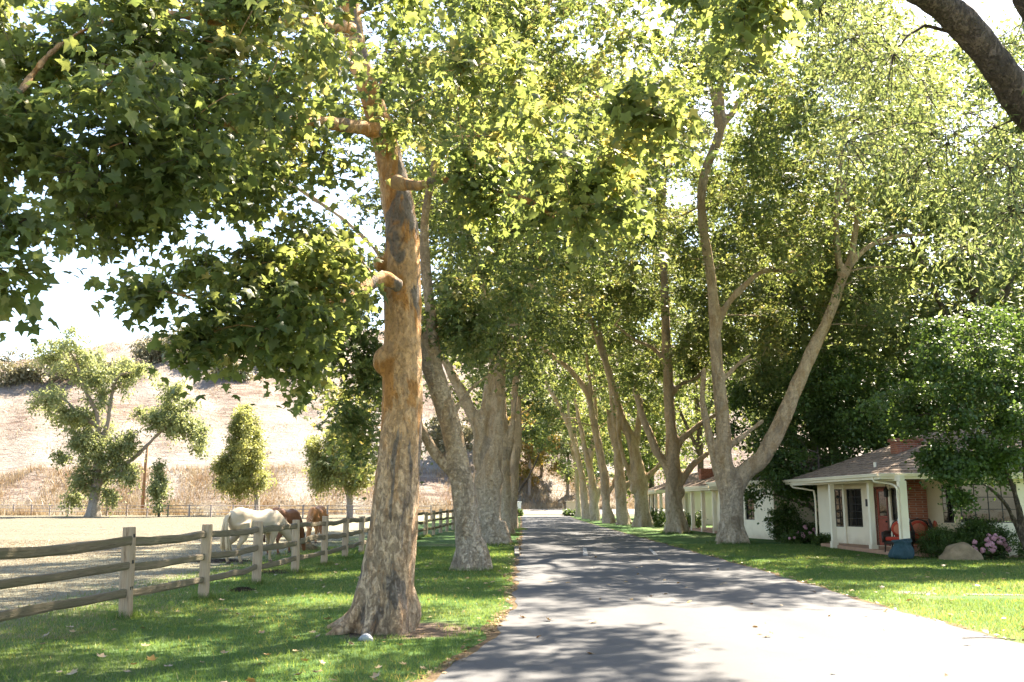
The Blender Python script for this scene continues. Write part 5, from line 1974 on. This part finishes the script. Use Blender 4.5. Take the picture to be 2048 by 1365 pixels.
# boulder
bp = gnd(1931, 1121)
mb = MB()
mb.ball((bp[0], bp[1] + .25, .02), .66, .42, .40, 40, 24)
me = mb.mesh('boulder', True)
for v in me.vertices:
    q = Vector((v.co.x * 2.2, v.co.y * 2.2, v.co.z * 3))
    kz = 1.15 - .55 * abs((v.co.x - bp[0]) / .66) ** 1.5
    v.co.z = v.co.z * kz + mnoise.noise(q * 1.5) * .06
    v.co.x += mnoise.noise(q + Vector((3, 0, 0))) * .10
    v.co.y += mnoise.noise(q * 1.3 + Vector((0, 5, 0))) * .08
tag(link('boulder', me, M['stone']), 'long low tan boulder at the edge of the flower bed', 'rock')
# edging stones
rngs = np.random.default_rng(8)
for i, px in enumerate([1985, 2000, 2014, 2029, 2044, 1972, 1885, 1870]):
    q = gnd(px, 1117 + rngs.uniform(-1, 1.5))
    mb = MB()
    mb.ball((q[0], q[1], .03), rngs.uniform(.10, .16), .10, rngs.uniform(.06, .10), 10, 7)
    me = mb.mesh('edging_stone', True)
    for v in me.vertices:
        v.co += Vector((1, 0, 1)) * mnoise.noise(v.co * 6) * .03
    tag(link('edging_stone', me, M['stone']), 'small rounded stone edging the flower bed before the bay window', 'stone', 'stones edging the flower bed')
# beds
s = at(1886, HY, 28.8)
shrub('low_hedge', 'dark feathery low hedge in front of the porch chairs', (s[0], s[1], .42), .85, .5, .50, 75, 170, .07, NARROW, 'leaf_dark', 301)
s = at(1955, HY, 28.75)
shrub('clipped_shrub', 'rounded dark clipped shrub under the bay window', (s[0], s[1], .66), .9, .28, .46, 70, 170, .07, OVAL, 'leaf_dark', 302)
s = at(2062, HY, 27.6)
shrub('clipped_shrub', 'dark clipped shrub cut off by the right edge of the picture', (s[0], s[1], .5), .6, .5, .5, 30, 150, .07, OVAL, 'leaf_dark', 303)
s = gnd(1983, 1119)
shrub('hydrangea', 'pink flowering hydrangea beside the boulder', (s[0], s[1], .35), .50, .3, .33, 24, 110, .09, OVAL, 'leaf_dark', 304, 'flower bush', flowers=26, fsize=.075)
s = gnd(1706, 1088)
shrub('porch_shrub', 'small dark shrub under the porch windows', (s[0] + .1, s[1] + .3, .3), .42, .3, .34, 16, 90, .07, OVAL, 'leaf_dark', 305)
for i, (px, py, rx, rz, fl, lab) in enumerate([(1640, 1085, .5, .5, 0, 'leafy shrub at the corner of the porch wall'), (1618, 1086, .4, .35, 9, 'pink flowered bush left of the porch wall'), (1590, 1088, .45, .25, 3, 'low grey green plant left of the pink flowered bush'),
        (1566, 1078, .72, .85, 0, 'tall dark clipped shrub against the shaded wall'), (1545, 1070, .45, .3, 9, 'pink flowered bush at the foot of the white wing'), (1520, 1072, .5, .4, 0, 'leafy dark plant below the wing window'), (1500, 1070, .35, .35, 0, 'yellow green plant beside the forked sycamore trunk'), (1655, 1092, .35, .22, 0, 'low plant at the foot of the first porch column')]):
    s = gnd(px, py) if i != 3 else at(px, HY, 40.2) - np.array([0, .3, 0])
    shrub('garden_shrub', lab, (s[0], s[1] + .3, rz * .9), rx, .4, rz, 18 if rz < .6 else 75, 110, .09, OVAL, 'leaf_dark' if i != 6 else 'leaf_poplar', 310 + i, group='plants along the cottage walls', flowers=fl, fsize=.07)
for i, (px, py, Y, lab) in enumerate([(1382, 1060, 53, 'dark shrub beside the second cottage porch'), (1335, 1055, 60, 'shrub between the second and third trunks of the house side'), (1320, 1050, 64, 'shrub before the far cottage porch')]):
    s = gnd(px, py)
    shrub('garden_shrub', lab, (s[0], s[1], .5), .9, .6, .6, 24, 90, .14, OVAL, 'leaf_dark', 330 + i, group='plants along the cottage walls', rr=(.3, .45))

# ------------------------------------------------------------------ gate pillars at the road end
g = gnd(1036, 1031)
mb = MB()
mb.box(g[0] - .38, g[0] + .38, g[1] - .3, g[1] + .3, 0, 1.55)
mb.box(g[0] - .45, g[0] + .45, g[1] - .37, g[1] + .37, 1.552, 1.68)
tag(bevel(mb.build('gate_pillar', M['white_paint']), .02), 'white gate pillar on the left at the end of the road', 'pillar', 'gate pillars')
g = gnd(1143, 1031)
mb = MB()
mb.box(g[0] - .62, g[0] + .62, g[1] - .35, g[1] + .35, 0, 1.60)
mb.box(g[0] - .70, g[0] + .70, g[1] - .43, g[1] + .43, 1.602, 1.74)
tag(bevel(mb.build('gate_pillar', M['pillar']), .02), 'tan gate pillar on the right at the end of the road', 'pillar', 'gate pillars')
for px, rx, lab in ((1145, 1.1, 'low dark hedge at the foot of the tan gate pillar'), (1036, .45, 'small dark bush at the foot of the white gate pillar')):
    s = gnd(px, 1033)
    shrub('gate_hedge', lab, (s[0], s[1], .3), rx, .5, .35, 26, 70, .2, OVAL, 'leaf_dark', 340 + px, rr=(.25, .4), wood=False)

# ------------------------------------------------------------------ paddock fence
fence_px = [(250, 1237), (405, 1199), (512, 1170), (590, 1147), (648, 1131), (690, 1119), (722, 1109)]
FP = [gnd(*p)[:2] for p in fence_px]
d0 = FP[0] - FP[1]
FP = [FP[0] + d0 * 1.3, ] + FP
FP.insert(0, FP[0] + d0 * 1.1)
last = gnd(722, 1109)[:2]
endp = gnd(916, 1057)[:2]
nseg = int(round(np.linalg.norm(endp - last) / 2.9))
for k in range(1, nseg + 9):
    t = k / nseg
    FP.append(last + (endp - last) * t)
FENCE = tag(empty('post_and_rail_fence', (FP[2][0], FP[2][1], 0)), 'weathered three rail wooden fence along the paddock', 'fence')
rngf = np.random.default_rng(17)


def tube_attr(P, r1, r2, n=6, seed=0, corner=True):
    """rough split rail: squarish section, uneven, with grain attributes"""
    rng = np.random.default_rng(seed)
    m = len(P)
    T = nrm(np.gradient(P, axis=0))
    V, al, ar = [], [], []
    L = np.concatenate([[0], np.cumsum(np.linalg.norm(np.diff(P, axis=0), axis=1))])
    prof = [(-1, -.55), (-.62, -1), (.62, -1), (1, -.55), (1, .55), (.62, 1), (-.62, 1), (-1, .55)]
    ph = rng.uniform(0, 6, 8)
    for i in range(m):
        up = np.array([0, 0, 1.0]) if abs(T[i][2]) < .8 else np.array([0, 1.0, 0])
        side = nrm(np.cross(T[i], up))
        upv = np.cross(side, T[i])
        for k, (a, b_) in enumerate(prof):
            w = 1 + .10 * math.sin(L[i] * 2.1 + ph[k]) + .06 * math.sin(L[i] * 5.3 + ph[-k]) + rng.normal(0, .03)
            V.append(P[i] + side * a * r1 * w + upv * b_ * r2 * w)
            al.append(L[i])
            ar.append(k / 8)
    n = len(prof)
    Fs = []
    for i in range(m - 1):
        for k in range(n):
            k2 = (k + 1) % n
            Fs.append((i * n + k, i * n + k2, (i + 1) * n + k2, (i + 1) * n + k))
    Fs.append(tuple(range(n - 1, -1, -1)))
    Fs.append(tuple(range((m - 1) * n, m * n)))
    return V, Fs, al, ar


def attr_obj(name, geo, mat, parent):
    V, Fs, al, ar = geo
    me = bpy.data.meshes.new(name)
    me.from_pydata([tuple(v) for v in V], [], Fs)
    for key, val in (('along', al), ('around', ar)):
        a = me.attributes.new(key, 'FLOAT', 'POINT')
        a.data.foreach_set('value', np.array(val, np.float32))
    me.update()
    return link(name, me, mat, parent)


tops = []
for i, p in enumerate(FP):
    h = 1.30 + rngf.normal(0, .02) - (0.06 if i > 6 else 0)
    lean = rngf.normal(0, .018, 2)
    zz = np.linspace(-.1, h, 9)
    P = np.column_stack([p[0] + lean[0] * zz, p[1] + lean[1] * zz, zz])
    geo = tube_attr(P, .088, .075, seed=i)
    o = attr_obj('post', geo, M['post'], FENCE)
    bevel(o, .01, 1)
    # dark mortise slots above each rail
    dirv = nrm((FP[i + 1] if i + 1 < len(FP) else p * 2 - FP[i - 1]) - p)
    nrmv = np.array([dirv[1], -dirv[0]])
    if nrmv @ (-p) < 0:
        nrmv = -nrmv
    if i < 12:
        mb = MB()
        for zr in (.36, .74, 1.12):
            c = p + lean * zr
            fr = (c - dirv * .0, dirv, nrmv)
            mb.fbox(fr, -.026 + rngf.uniform(-.02, .01), .026, .070, .088, zr + .045, zr + .095)
        mb.build('mortise', M['iron'], o)
for i in range(len(FP) - 1):
    for zr in (.36, .74, 1.12):
        a, b_ = FP[i], FP[i + 1]
        n_ = 11 if i < 12 else 5
        t = np.linspace(-.01, 1.01, n_)
        w = rngf.normal(0, .004 if i < 3 else .010, n_) if i < 14 else rngf.normal(0, .01, n_)
        w = np.convolve(np.concatenate([[0, 0], w, [0, 0]]), [.25, .5, .25], 'same')[2:-2] * 1.6
        sag = -.035 * np.sin(math.pi * np.clip(t, 0, 1)) * rngf.uniform(0.0, 1.2)
        off = rngf.uniform(-.02, .02, 2)
        P = np.column_stack([a[0] + (b_[0] - a[0]) * t + off[0] * 0, a[1] + (b_[1] - a[1]) * t, zr + w + sag + off[0] * (1 - t) + off[1] * t])
        # rails lap past the camera side of each post core
        geo = tube_attr(P, .035, .062 * rngf.uniform(.85, 1.12), seed=i * 3 + int(zr * 100))
        attr_obj('rail', geo, M['rail'], FENCE)

# far fence
FAR = tag(empty('paddock_fence', (-40, 105, 0)), 'thin dark three rail fence across the far side of the paddock', 'fence')
A_, B_ = np.array([-75.0, 121.0]), np.array([-8.0, 93.0])
nf = 24
fp = [A_ + (B_ - A_) * k / nf for k in range(nf + 1)]
for k in range(8):
    fp.append(B_ + np.array([3.2, 1.0]) * (k + 1) * .0 + np.array([1.4, 3.0]) * (k + 1)) if k < 0 else None
for i, p in enumerate(fp):
    z = float(hfun(*p))
    mb = MB()
    mb.box(p[0] - .07, p[0] + .07, p[1] - .07, p[1] + .07, z - .1, z + 1.32)
    mb.build('post', M['far_rail'], FAR)
    if i < len(fp) - 1:
        q = fp[i + 1]
        for zr in (.5, .86, 1.22):
            mb = MB()
            mb.tube([(p[0], p[1], z + zr), (q[0], q[1], float(hfun(*q)) + zr)], .045, 5)
            mb.build('rail', M['far_rail'], FAR)
# leaning pole
p = at(285, 1010, 119)
q = at(291, 930, 119)
zb = float(hfun(p[0], 119))
mb = MB()
mb.tube([(p[0], 119, zb - .3), (q[0], 119, q[2]), (q[0] + .15, 119, q[2] + 2.5)], [.24, .20, .18], 8)
mb.build
tag(mb.build('utility_pole', M['pole'], None, True), 'leaning brown timber pole between the cottonwood and the narrow tree', 'pole')
# bare branch leaning out from the left row
a, c = at(1030, 1000, 66), at(1086, 890, 66)
mb = MB()
mb.tube(catmull(np.array([(a[0] - .2, 66, .0), a, (a + c) / 2 + (.15, 0, 0), c]), .5), np.linspace(.10, .035, len(catmull(np.array([(a[0] - .2, 66, .0), a, (a + c) / 2, c]), .5))), 6)
tag(mb.build('leaning_sapling', M['bark_brown'], None, True), 'thin bare sapling leaning out over the left road edge far down the avenue', 'sapling')


# ------------------------------------------------------------------ horses
def horse(label, x, y, yaw, scale, coat, hair, step=0.0, headturn=0.0):
    r = tag(empty('horse', (x, y, 0), yaw), label, 'horse', 'grazing horses')
    r.scale = (scale,) * 3
    mb = MB()
    # trunk: side profile rings (x, z, half height, half width)
    prof = [(-.86, 1.18, .13, .11), (-.78, 1.20, .26, .21), (-.6, 1.21, .33, .28), (-.38, 1.17, .335, .29), (-.1, 1.11, .335, .30), (.2, 1.11, .33, .29), (.45, 1.14, .335, .26), (.62, 1.14, .29, .22), (.76, 1.10, .20, .15)]
    mb.tube([(p[0], 0, p[1]) for p in prof], [p[2] for p in prof], 16, [p[3] for p in prof])
    mb.ball((.38, 0, 1.34), .20, .10, .16, 10, 7)           # withers
    mb.ball((-.55, 0, 1.36), .26, .22, .18, 12, 8)          # croup
    hy = headturn
    nk = [(.52, 0, 1.24, .27, .15), (.78, hy * .15, 1.08, .23, .125), (1.02, hy * .4, .86, .175, .10), (1.20, hy * .8, .62, .135, .085), (1.28, hy, .48, .115, .085)]
    mb.tube([p[:3] for p in nk], [p[3] for p in nk], 12, [p[4] for p in nk])
    hd = [(1.24, hy, .56, .10, .085), (1.33, hy, .42, .125, .10), (1.40, hy, .28, .10, .08), (1.44, hy, .15, .075, .062), (1.46, hy, .06, .07, .065), (1.46, hy, .03, .045, .045)]
    mb.tube([p[:3] for p in hd], [p[3] for p in hd], 12, [p[4] for p in hd])
    for s in (-1, 1):
        mb.tube([(1.22, hy + s * .06, .60), (1.17, hy + s * .085, .68), (1.15, hy + s * .09, .75)], [.035, .038, .012], 6)
        f = step * s
        mb.tube([(.50, s * .13, 1.05), (.52, s * .15, .82), (.50 + f * .5, s * .15, .62), (.50 + f * .8, s * .145, .44), (.49 + f, s * .14, .26), (.49 + f * 1.1, s * .14, .13), (.53 + f * 1.1, s * .14, .05)], [.17, .115, .07, .056, .038, .042, .05], 10)
        b_ = -step * s
        mb.tube([(-.55, s * .15, 1.12), (-.48, s * .17, .88), (-.55 + b_ * .5, s * .165, .68), (-.72 + b_ * .8, s * .16, .50), (-.70 + b_, s * .155, .30), (-.68 + b_ * 1.1, s * .155, .13), (-.63 + b_ * 1.1, s * .155, .05)], [.25, .18, .105, .062, .042, .044, .052], 10)
    me = fuse(mb, .03, 4, .5)
    me.name = 'body'
    me.materials.append(coat)

    def part(nm, me_, mt=None):
        o = bpy.data.objects.new(nm, me_)
        COL.objects.link(o)
        if mt:
            me_.materials.append(mt)
        o.parent = r
        return o
    part('body', me)
    for s in (-1, 1):
        for xx in (.53 + step * s * 1.1, -.63 - step * s * 1.1):
            m = MB()
            m.lathe((xx, s * (.14 if xx > 0 else .155), 0), [(.066, 0), (.055, .07), (.045, .085)], 10)
            part('hoof', m.mesh('hoof', True), M['hoof'])
    rng = np.random.default_rng(int(abs(x * 100)))
    m = MB()
    for k in range(26):
        a = rng.normal(0, .035, 2)
        Lz = rng.uniform(.30, .50)
        m.tube(catmull(np.array([(-.84, a[0] * .5, 1.36 + a[1] * .3), (-.97, a[0], 1.22), (-1.0 + a[1], a[0] * 1.4, .9), (-.95 + a[1] * 2, a[0] * 2.0, Lz)]), .15), [.03, .03, .03, .026, .022, .018, .014, .010, .006, .004][:len(catmull(np.array([(-.84, a[0] * .5, 1.36 + a[1] * .3), (-.97, a[0], 1.22), (-1.0 + a[1], a[0] * 1.4, .9), (-.95 + a[1] * 2, a[0] * 2.0, Lz)]), .15))] if False else .022, 5)
    part('tail', m.mesh('tail', True), hair)
    m = MB()
    for k in range(34):
        t = k / 33
        bx, bz = np.interp(t, [0, .35, .7, 1], [.50, .86, 1.12, 1.30]), np.interp(t, [0, .35, .7, 1], [1.46, 1.26, 1.0, .68])
        hy_ = hy * t ** 1.5
        s = rng.choice([-1, 1])
        dd = rng.uniform(.14, .24)
        m.tube([(bx, hy_, bz), (bx + .02, hy_ + s * .08, bz - dd * .3), (bx - .02, hy_ + s * .12, bz - dd)], [.022, .022, .006], 5)
    part('mane', m.mesh('mane', True), hair)
    m = MB()
    for s in (-1, 1):
        m.ball((1.33, hy + s * .095, .43), .022, .014, .02, 8, 6)
    part('eyes', m.mesh('eyes', True), M['hoof'])
    return r


q = gnd(470, 1129)
yaw = math.radians(50)
horse('white horse grazing behind the fence, facing right', q[0] + .62 * math.cos(yaw), q[1] + .62 * math.sin(yaw), yaw, 1.0, M['horse_white'], M['hair_white'], step=.09, headturn=-.05)
q = gnd(560, 1110)
horse('dark brown horse seen from behind, beyond the white horse', q[0], q[1] + .5, math.radians(72), .98, M['horse_brown'], M['hair_brown'], step=.05, headturn=.1)
q = gnd(626, 1087)
horse('chestnut horse with flaxen mane, farthest of the three', q[0], q[1] + .5, math.radians(-93), 1.0, M['horse_chest'], M['hair_chest'], step=.05, headturn=.05)


# ------------------------------------------------------------------ small things on the ground
def mound(name, label, px, py, r, h, mat, cat, n=600):
    q = gnd(px, py)
    rng = np.random.default_rng(int(px))
    root = tag(empty(name, (q[0], q[1], 0)), label, cat)
    mb = MB()
    mb.ball((q[0], q[1], -.02), r, r * .8, h, 18, 10)
    me = mb.mesh('heap', True)
    for v in me.vertices:
        v.co += Vector((mnoise.noise(v.co * 4) * r * .25, mnoise.noise(v.co * 4 + Vector((3, 1, 2))) * r * .25, abs(mnoise.noise(v.co * 9)) * h * .4))
    link('heap', me, mat, root)
    a = rng.uniform(0, 6.28, n)
    s_ = np.sqrt(rng.uniform(0, 1, n)) * r * 1.15
    A = np.column_stack([q[0] + s_ * np.cos(a), q[1] + s_ * .8 * np.sin(a), np.maximum(.005, h * (1 - (s_ / r) ** 2) * .9)])
    B = A + rng.normal(size=(n, 3)) * np.array([.10, .10, .03]) * (1 if mat is M['hay'] else .35) + np.array([0, 0, .02])
    B[:, 2] = np.maximum(B[:, 2], .004)
    V, T = seg_tubes(A, B, .006, .003)
    tag(link('crumbs', mesh_np('crumbs', V, T), mat, root), kind='stuff')


mound('hay_pile', 'small pile of hay on the paddock by the chestnut horse', 612, 1101, .42, .24, M['hay'], 'hay')
mound('molehill', 'dark mole heap on the lawn in front of the fence', 484, 1183, .22, .07, M['soil'], 'earth mound', 300)
mound('hay_scatter', 'trampled hay and dirt under the white horse hind feet', 445, 1124, .75, .06, M['soil'], 'hay')
mound('hay_scatter', 'trampled dirt strip on the lawn behind the third fence post', 560, 1146, .7, .05, M['soil'], 'hay')
q = gnd(735, 1283)
mb = MB()
mb.ball((q[0], q[1], .03), .10, .07, .065, 10, 7)
me = mb.mesh('stone')
for v in me.vertices:
    v.co += Vector((1, 0, 1)) * mnoise.noise(v.co * 9) * .035
tag(link('stone', me, M['stone_grey']), 'pale grey stone at the foot of the nearest sycamore', 'stone')

# thin twig lying on the sunlit road
a_, b_ = gnd(1925, 1281), gnd(2032, 1284)
mb = MB()
mb.tube(catmull(np.array([(a_[0], a_[1], .026), ((a_[0] + b_[0]) / 2, (a_[1] + b_[1]) / 2 + .03, .034), (b_[0], b_[1], .026)]), .06), .005, 5)
mb.tube([(b_[0] - .12, b_[1], .03), (b_[0] - .04, b_[1] + .07, .03)], .004, 5)
tag(mb.build('fallen_twig', M['bark_brown']), 'thin bare twig lying on the sunlit road at the right', 'twig')
# fallen leaves
rngl = np.random.default_rng(21)


def lie(n, xr, yr, on):
    out = []
    while len(out) < n:
        x, y = rngl.uniform(*xr), yr[0] + (yr[1] - yr[0]) * rngl.uniform() ** 1.4
        l, r_ = roadx(y)
        side = 'road' if l < x < r_ else ('left' if x <= l else 'right')
        if side in on:
            out.append((x, y, .028 if side == 'road' else .05))
    return np.array(out)


P = np.vstack([lie(170, (-6, 0), (7, 26), ('left',)), lie(60, (0, 6), (8, 30), ('road',)), lie(200, (6, 16), (12, 30), ('right',))])
# litter gathers along both edges
ye = rngl.uniform(7, 45, 700)
l_, r_ = roadx(ye)
sd = rngl.uniform(size=700) < .65
xe = np.where(sd, l_ - np.abs(rngl.normal(0, .16, 700)), r_ + np.abs(rngl.normal(0, .16, 700)))
P2 = np.column_stack([xe, ye, np.full(700, .03)])
Pa = np.vstack([P, P2])
n = len(Pa)
dirs = np.column_stack([rngl.normal(size=(n, 2)), rngl.normal(0, .15, n)])
R = frames(dirs, np.array([0, 0, 1.0]) + rngl.normal(size=(n, 3)) * .25)
S = rngl.uniform(.05, .11, n)
S[len(P):] *= .7
px, py, dep = proj(Pa)
ok = (px > 10) & (px < 2040) & (py < 1355)
big = np.argsort(-np.where(ok, S / dep, 0))[:60]
rest = np.ones(n, bool)
rest[big] = False
rn = rngl.uniform(0, 1, n)
tag(link('leaf_litter', leaves_mesh('leaf_litter', Pa[rest], R[rest], S[rest], rn[rest], LOBED), M['leaf_dead']), 'scattered small dry leaves on lawn and road edge', 'leaf litter', kind='stuff')
dm = []
for i in range(5):
    me = mesh_np('fallen_leaf', LOBED[0] * np.array([1, 1, -1.6]), LOBED[1], False, {'rnd': np.full(len(LOBED[0]), .1 + .2 * i)})
    me.materials.append(M['leaf_dead'])
    dm.append(me)
for i in big:
    o = link('fallen_leaf', dm[int(rn[i] * 4.99)])
    o.matrix_basis = Matrix([[*(R[i][0] * S[i]), Pa[i][0]], [*(R[i][1] * S[i]), Pa[i][1]], [*(R[i][2] * S[i]), Pa[i][2]], [0, 0, 0, 1]])
    l, r_ = roadx(Pa[i][1])
    x = Pa[i][0]
    where = ('on the grass of the fence side' if x < l else 'on the asphalt road' if x < r_ else 'on the lawn of the house side')
    tag(o, 'dry brown fallen leaf lying ' + where, 'leaf', 'fallen leaves ' + where)

# ------------------------------------------------------------------ grass
def blades(name, label, n, sampler, h, w, mat, seed, lean=.45):
    rng = np.random.default_rng(seed)
    P = sampler(rng, n)
    n = len(P)
    d = np.sqrt(P[:, 0] ** 2 + P[:, 1] ** 2)
    hh = h * rng.uniform(.5, 1.25, n)
    ww = np.maximum(w, d * .00030) * rng.uniform(.7, 1.3, n)
    a = rng.uniform(0, 6.28, n)
    s = np.column_stack([np.cos(a), np.sin(a), np.zeros(n)])
    tip = P + np.column_stack([rng.normal(0, lean, n) * hh, rng.normal(0, lean, n) * hh, hh])
    V = np.stack([P - s * ww[:, None], P + s * ww[:, None], tip], 1).reshape(-1, 3)
    T = np.arange(n * 3).reshape(-1, 3)
    cl = .5 + .5 * np.sin(P[:, 0] * 1.7 + np.sin(P[:, 1] * 1.3)) * np.sin(P[:, 1] * 1.1 + 1)
    big = np.sin(P[:, 0] * .9 + 2 * np.sin(P[:, 1] * .37)) * np.sin(P[:, 1] * .63 + P[:, 0] * .4)
    rnd = np.clip(rng.beta(2, 3, n) * .75 + .22 * cl + .16 * big + .45 * (rng.uniform(size=n) < .06), 0, 1)
    return tag(link(name, mesh_np(name, V, T, False, {'rnd': np.repeat(rnd, 3)}), mat), label, 'grass', kind='stuff')


def samp_left(rng, n):
    y = 5.5 + 30 * rng.uniform(0, 1, n) ** 2.2
    x = rng.uniform(-8.5, .6, n)
    l, r_ = roadx(y)
    k = x < l - .06 - np.abs(rng.normal(0, .10, n))
    k &= rng.uniform(0, 1, n) < smooth(-8.3, -6.0, x)
    dd = np.hypot(x - TREE1[0] - .25, y - TREE1[1] - .1) + .3 * np.sin(x * 5) * np.sin(y * 4)
    k &= (dd > .85 + rng.normal(0, .12, n))
    return np.column_stack([x, y, np.full(n, .004)])[k]


def samp_right(rng, n):
    y = 9.5 + 28 * rng.uniform(0, 1, n) ** 1.5
    x = rng.uniform(5.5, 18, n)
    l, r_ = roadx(y)
    k = (x > r_ + .04 + np.abs(rng.normal(0, .08, n))) & (x < y * .6) & ~((x > 11.7) & (y > 29.5))
    k &= ~((np.abs(y - 17.0) < .3) & (x > 7.2)) & ~((np.abs(y - 27.7) < .2))
    return np.column_stack([x, y, np.full(n, .004)])[k]


blades('lawn_grass', 'short green grass of the lawn on the fence side', 270000, samp_left, .055, .0038, M['blade'], 401)
blades('lawn_grass', 'short green grass of the lawn on the house side', 230000, samp_right, .055, .0045, M['blade'], 402)


def samp_base(rng, n):
    # longer tufts round the fence posts and trunks
    out = []
    for p in FP[:14]:
        m = n // 20
        a = rng.normal(0, .13, (m, 2))
        out.append(np.column_stack([p[0] + a[:, 0], p[1] + a[:, 1], np.full(m, .004)]))
    for t in AVE[1:7]:
        m = n // 14
        a = rng.uniform(0, 6.28, m)
        r_ = .62 + np.abs(rng.normal(0, .16, m))
        out.append(np.column_stack([t['g'][0] + r_ * np.cos(a), t['Y'] + r_ * np.sin(a), np.full(m, .004)]))
    return np.vstack(out)


blades('grass_tufts', 'longer grass tufts round the fence posts and tree feet', 9000, samp_base, .13, .004, M['blade'], 403)


def samp_past(rng, n):
    y = 12 + 30 * rng.uniform(0, 1, n) ** 1.6
    x = -5.5 - rng.uniform(0, 1, n) * (y * .62)
    return np.column_stack([x, y, np.full(n, .003)])


blades('pasture_grass', 'sparse cropped dry grass of the paddock', 60000, samp_past, .035, .004, M['drygrass'], 404)


def samp_band(rng, n):
    x = rng.uniform(-85, 30, n)
    toe = 124 + 6 * np.sin(x * .021) + 16 * smooth(-12, 8, x)
    y = toe + rng.uniform(-5, 14, n)
    k = (np.sin(x * .7) + np.sin(x * .31 + y * .4) + rng.normal(0, .8, n) > -.6)
    x, y = x[k], y[k]
    return np.column_stack([x, y, hfun(x, y)])


blades('tall_dry_grass', 'tall golden dry grass along the foot of the hill', 60000, samp_band, .8, .03, M['drygrass'], 405, lean=.35)


def samp_hill(rng, n):
    x = rng.uniform(-150, 20, n)
    y = rng.uniform(138, 262, n)
    k = np.sin(x * .35 + np.sin(y * .2) * 2) + np.sin(y * .5 + x * .1) + rng.normal(0, .7, n) > .3
    x, y = x[k], y[k]
    return np.column_stack([x, y, hfun(x, y)])


blades('hill_grass', 'dry grass tussocks over the hillside', 60000, samp_hill, .55, .05, M['drygrass'], 406, lean=.5)
